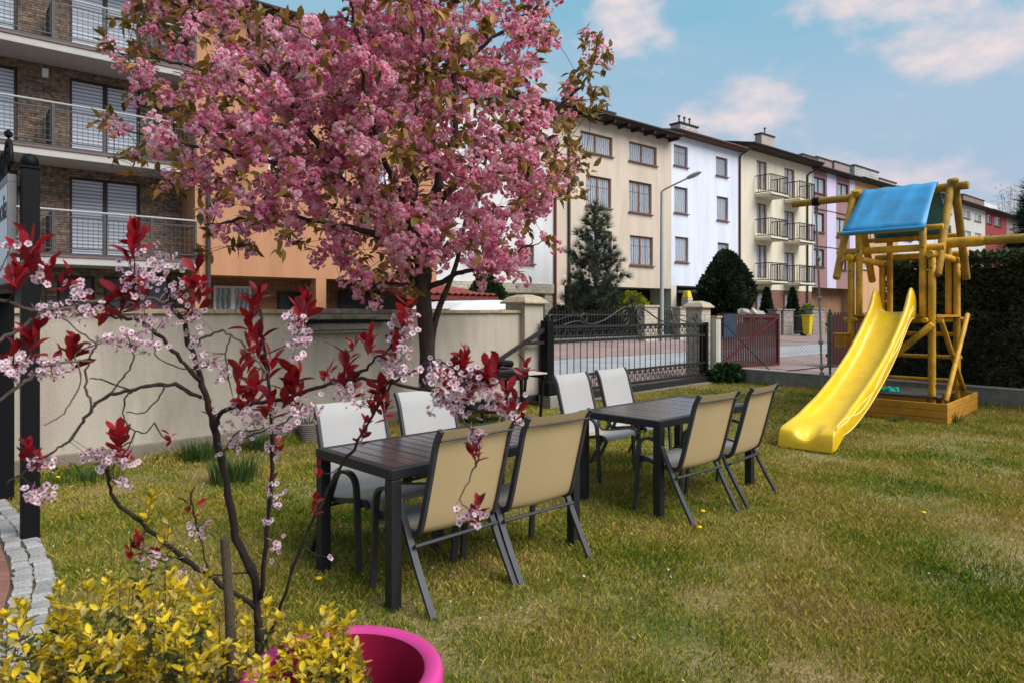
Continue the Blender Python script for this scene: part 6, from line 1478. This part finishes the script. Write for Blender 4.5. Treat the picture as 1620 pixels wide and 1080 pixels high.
def bare_tree(loc, h, r, label):
    e = empty('spring_tree', loc, 0, label, 'tree'); b = MB().tube([(0, 0, 0), (0, 0, h * .6)], [.2, .1], 8); T = []
    for i in range(60):
        a = random.uniform(0, 6.28); u = random.uniform(.35, 1); p = (math.cos(a) * r * random.uniform(.2, 1), math.sin(a) * r * random.uniform(.2, 1), h * u); z = h * random.uniform(.25, .6); b.tube([(0, 0, z), (p[0] * .5, p[1] * .5, (z + p[2]) / 2 + .2), p], [.06, .035, .015], 4, False); T.append(p)
    b.build('trunk', pm('grey_bark', (.22, .2, .18), .9, .2, 5), e)
    T = np.array(T); n = 2600; c = T[RNG.integers(0, len(T), n)] + RNG.normal(size=(n, 3)) * .55
    link('crown', scatter('crown', SPV, SPF, mats44(rand_rots(n), c, RNG.uniform(.1, .2, n)), leafmat('spring_leaf', [(.25, .24, .17), (.32, .30, .22), (.20, .21, .12)], .3)), e)['kind'] = 'stuff'
p = P(1600, 495, 84); bare_tree((p.x, p.y, .3), CAMH + 190 * 84 / FPX, 2.6, 'pale budding tree rising behind the end house')

# ------------------------------------------------------------------ clipped hedge beyond the fence
def hedge():
    t0, t1, d0, d1, H = 3.45, 9.6, .35, 1.35, 2.47
    hp = F0 + FD * t0; e = empty('conifer_hedge', (hp.x, hp.y, 0), FZ, 'tall dark clipped conifer hedge behind the play tower', 'hedge')
    L_ = t1 - t0; n = 34000; side = RNG.random(n); x = RNG.random(n) * L_; z = RNG.random(n) ** .9 * H; y = np.where(side < .72, d0 + .10 * RNG.random(n) ** 2, d0 + RNG.random(n) * (d1 - d0)); z = np.where(side < .72, z, H - .10 * RNG.random(n) ** 2)
    x = np.where(side > .92, RNG.random(n) * .12, x); z = np.where(side > .92, RNG.random(n) * H, z)
    nz = (vnoise(x, z, 2.6, 5) - .5); y = y - np.where(side < .72, nz * .22, 0); z = z + np.where((side >= .72) & (side <= .92), (vnoise(x, y, 2.2, 9) - .4) * .16, 0); keep = (vnoise(x, z, 4.5, 8) > .22) | (RNG.random(n) < .35)
    # local +y points away from the garden
    p = np.stack([x, y, z + .03], 1)[keep]; d = np.stack([RNG.normal(size=n) * .6, np.where(side < .72, -1., 0), np.where(side < .72, .55, 1.)], 1)[keep] + RNG.normal(size=(keep.sum(), 3)) * .45
    m = leafmat('hedge_spray', [(.035, .05, .018), (.06, .08, .026), (.095, .115, .038), (.12, .105, .05), (.065, .055, .036)], .15, .65, 1.6, (.5, 1.4), .2)
    link('foliage', scatter('foliage', SPV, SPF, mats44(frames(d), p, .085 * RNG.uniform(.6, 1.4, keep.sum())), m), e)['kind'] = 'stuff'
    MB().box(.12, L_, d0 + .16, d1 - .05, .0, H - .14).build('light_block_core', pm('hedge_light_block', (.014, .012, .009), .95, .5, 9, bump=.8, bscale=20), e)  # dark box added inside the hedge to block light between the sprays
    for i in range(16): MB().tube([(.2 + i * .38, d0 + .12, 0), (.2 + i * .38 + random.uniform(-.05, .05), d0 + .12, 1.9)], [.03, .015], 6).build('stem', M_BARK, e)
hedge()

# ------------------------------------------------------------------ grass, fallen petals, weeds, dandelions
def grass():
    n = 1150000; Y = 1.9 + (15.4 - 1.9) * RNG.random(n) ** 1.45; X = (RNG.random(n) * 2 - 1) * (Y * .78 + 1.7)
    ok = inside(LAWN, X, Y); X, Y = X[ok], Y[ok]
    nz = vnoise(X, Y, 1.3, 11) * .6 + vnoise(X, Y, 4.0, 12) * .4; ok = RNG.random(len(X)) < np.clip(.25 + 1.5 * (nz - .2), .12, 1) * (1 - .75 * np.exp(-(((X - 4.6) / 1.1) ** 2 + ((Y - 8.3) / .45) ** 2)) - .6 * np.exp(-(((X - 3.1) / .5) ** 2 + ((Y - 7.3) / .35) ** 2))); X, Y, nz = X[ok], Y[ok], nz[ok]; m = len(X)
    tuft = vnoise(X, Y, 7.0, 13)
    h = (.016 + .030 * nz + .030 * np.maximum(0, tuft - .55)) * RNG.uniform(.55, 1.35, m)
    # longer along the walls and fences
    wd = np.abs((X - WP.x) * -WN.x * -1 + (Y - WP.y) * WN.y); wd = np.abs((X - WP.x) * WN.x + (Y - WP.y) * WN.y); h *= 1 + 1.6 * np.exp(-(wd / .22) ** 2)
    fd = np.abs((X - F0.x) * FN.x + (Y - F0.y) * FN.y); h *= 1 + 1.2 * np.exp(-(fd / .2) ** 2)
    w_ = (.0006 + .00036 * Y) * RNG.uniform(.7, 1.4, m); a = RNG.random(m) * 2 * np.pi; ln = RNG.uniform(.1, .95, m) * h; b = RNG.random(m) * 2 * np.pi
    cx, cy = np.cos(a) * w_, np.sin(a) * w_; lx, ly = np.cos(b) * ln, np.sin(b) * ln; z = np.zeros(m)
    V = np.stack([np.stack([X - cx, Y - cy, z - .004], 1), np.stack([X + cx, Y + cy, z - .004], 1), np.stack([X + lx * .4 + cx * .8, Y + ly * .4 + cy * .8, h * .62], 1), np.stack([X + lx, Y + ly, h], 1)], 1)
    F = np.array([[0, 1, 2], [0, 2, 3]])[None] + (np.arange(m) * 4)[:, None, None]
    mt, t, bs_ = newmat('grass_blade'); L = t.links.new; g = N(t, 'ShaderNodeNewGeometry')
    def nzn(s_, d_):
        q = N(t, 'ShaderNodeTexNoise'); q.inputs['Scale'].default_value = s_; q.inputs['Detail'].default_value = d_; L(g.outputs['Position'], q.inputs['Vector']); return q.outputs[0]
    patch = mathn(t, 'ADD', mathn(t, 'MULTIPLY', nzn(.9, 4), .75), mathn(t, 'MULTIPLY', g.outputs['Random Per Island'], .30))
    rr = ramp(t, patch, [(.35, (.065, .14, .012)), (.45, (.185, .225, .02)), (.54, (.34, .285, .035)), (.62, (.47, .35, .08)), (.70, (.50, .355, .14)), (.79, (.34, .22, .11))])
    bri = ramp(t, mathn(t, 'FRACT', mathn(t, 'MULTIPLY', g.outputs['Random Per Island'], 17.3)), [(0., .7), (1., 1.25)])
    c = mixc(t, 1., rr.outputs[0], bri.outputs[0], 'MULTIPLY'); L(c, bs_.inputs['Base Color']); bs_.inputs['Roughness'].default_value = .7; bs_.inputs['Specular IOR Level'].default_value = .15
    tr = N(t, 'ShaderNodeBsdfTranslucent'); L(c, tr.inputs[0]); mx = N(t, 'ShaderNodeMixShader'); mx.inputs[0].default_value = .3; L(bs_.outputs[0], mx.inputs[1]); L(tr.outputs[0], mx.inputs[2]); L(mx.outputs[0], t.nodes['Material Output'].inputs[0])
    o = link('grass', fast_mesh('grass', V.reshape(-1, 3), F.reshape(-1, 3), mt)); tag(o, 'short patchy green and straw coloured lawn grass', 'grass', kind='stuff')
    # petals blown from the trees
    n = 900; Y = RNG.uniform(2.3, 10, n); X = RNG.normal(-1.2, 2.2, n); ok = inside(LAWN, X, Y); X, Y = X[ok], Y[ok]; n = len(X)
    pv = np.array([(-.5, -.3, 0), (.5, -.35, .1), (.6, .3, .15), (-.4, .4, .05)]); M = mats44(rand_rots(n), np.stack([X, Y, RNG.uniform(.012, .035, n)], 1), RNG.uniform(.008, .016, n))
    o = link('fallen_petals', scatter('fallen_petals', pv, np.array([(0, 1, 2, 3)]), M, leafmat('dropped_petal', [(.6, .45, .48), (.72, .62, .62), (.55, .42, .36)], .2))); tag(o, 'pale fallen petals scattered over the lawn', 'petals', kind='stuff')
grass()
def tuft_obj(name, label, x, y, n, h, spread, cols, group=None):
    e = empty(name, (x, y, 0), 0, label, 'weed', group); a = RNG.random(n) * 6.28; r = spread * RNG.random(n) ** .7; hh = h * RNG.uniform(.5, 1.15, n); b = a + RNG.normal(size=n) * .6
    X, Y = np.cos(a) * r, np.sin(a) * r; wv = .004; lx, ly = np.cos(b) * hh * .35, np.sin(b) * hh * .35; px, py = -np.sin(b) * wv, np.cos(b) * wv; z = np.zeros(n)
    V = np.stack([np.stack([X - px, Y - py, z - .005], 1), np.stack([X + px, Y + py, z - .005], 1), np.stack([X + lx * .4 - px, Y + ly * .4 - py, hh * .6], 1), np.stack([X + lx * .4 + px, Y + ly * .4 + py, hh * .6], 1), np.stack([X + lx, Y + ly, hh], 1)], 1)
    F = np.array([[0, 1, 3], [0, 3, 2], [2, 3, 4]])[None] + (np.arange(n) * 5)[:, None, None]
    link('blades', fast_mesh('blades', V.reshape(-1, 3), F.reshape(-1, 3), leafmat(name + '_blade', cols, .3, .6, 6)), e)['kind'] = 'stuff'
GR = [(.03, .07, .012), (.05, .10, .02), (.08, .13, .03)]
for px, py, h, sp, n, lab in ((318, 728, .22, .22, 260, 'tall grass clump at the foot of the wall left of the plum stem'), (372, 762, .26, .22, 260, 'leafy weed clump behind the plum stem'), (410, 712, .2, .2, 200, 'weed clump by the wall right of the plum stem'), (868, 636, .28, .30, 200, 'tall grass clump beside the gate post'), (905, 628, .2, .5, 200, 'grass fringe along the left end of the gate'), (1508, 668, .16, .12, 90, 'small weed clump against the sandbox corner'), (1418, 668, .1, .14, 70, 'weed clump in front of the sandbox boards'), (140, 760, .12, .3, 160, 'grass clump at the wall near the sign posts')):
    g_ = G(px, py); tuft_obj('grass_clump', lab, g_.x, g_.y, n, h, sp, GR, 'weed clumps')
dm = pm('dandelion_yellow', (.75, .45, .01), .8, .15, 40); ds = pm('dandelion_stalk', (.08, .13, .03), .8, .2, 20)
dh = MB().lathe([(0, -.008), (.012, -.004), (.02, .004), (.016, .010), (0, .013)], 10).mesh('flower_head', dm, True); dst = MB().tube([(0, 0, 0), (.003, 0, .05)], .0016, 5).mesh('stalk', ds)
for px, py, lab in ((1112, 820, 'yellow dandelion beside the rear leg of a chair at the farther table'), (1106, 846, 'yellow dandelion just in front of the farther table chairs'), (1205, 700, 'leftmost yellow dandelion left of the slide foot'), (1226, 704, 'yellow dandelion nearest to the slide foot'), (1460, 822, 'lone yellow dandelion on the open lawn at right'), (92, 764, 'yellow dandelion near the wall behind the sign post'), (505, 930, 'yellow dandelion beside the near table leg')):
    g_ = G(px, py); e = empty('dandelion', g_, random.uniform(0, 6), lab, 'flower', 'dandelions in the lawn'); link('stalk', dst, e); link('flower_head', dh, e, Matrix.Translation((.003, 0, .055)))
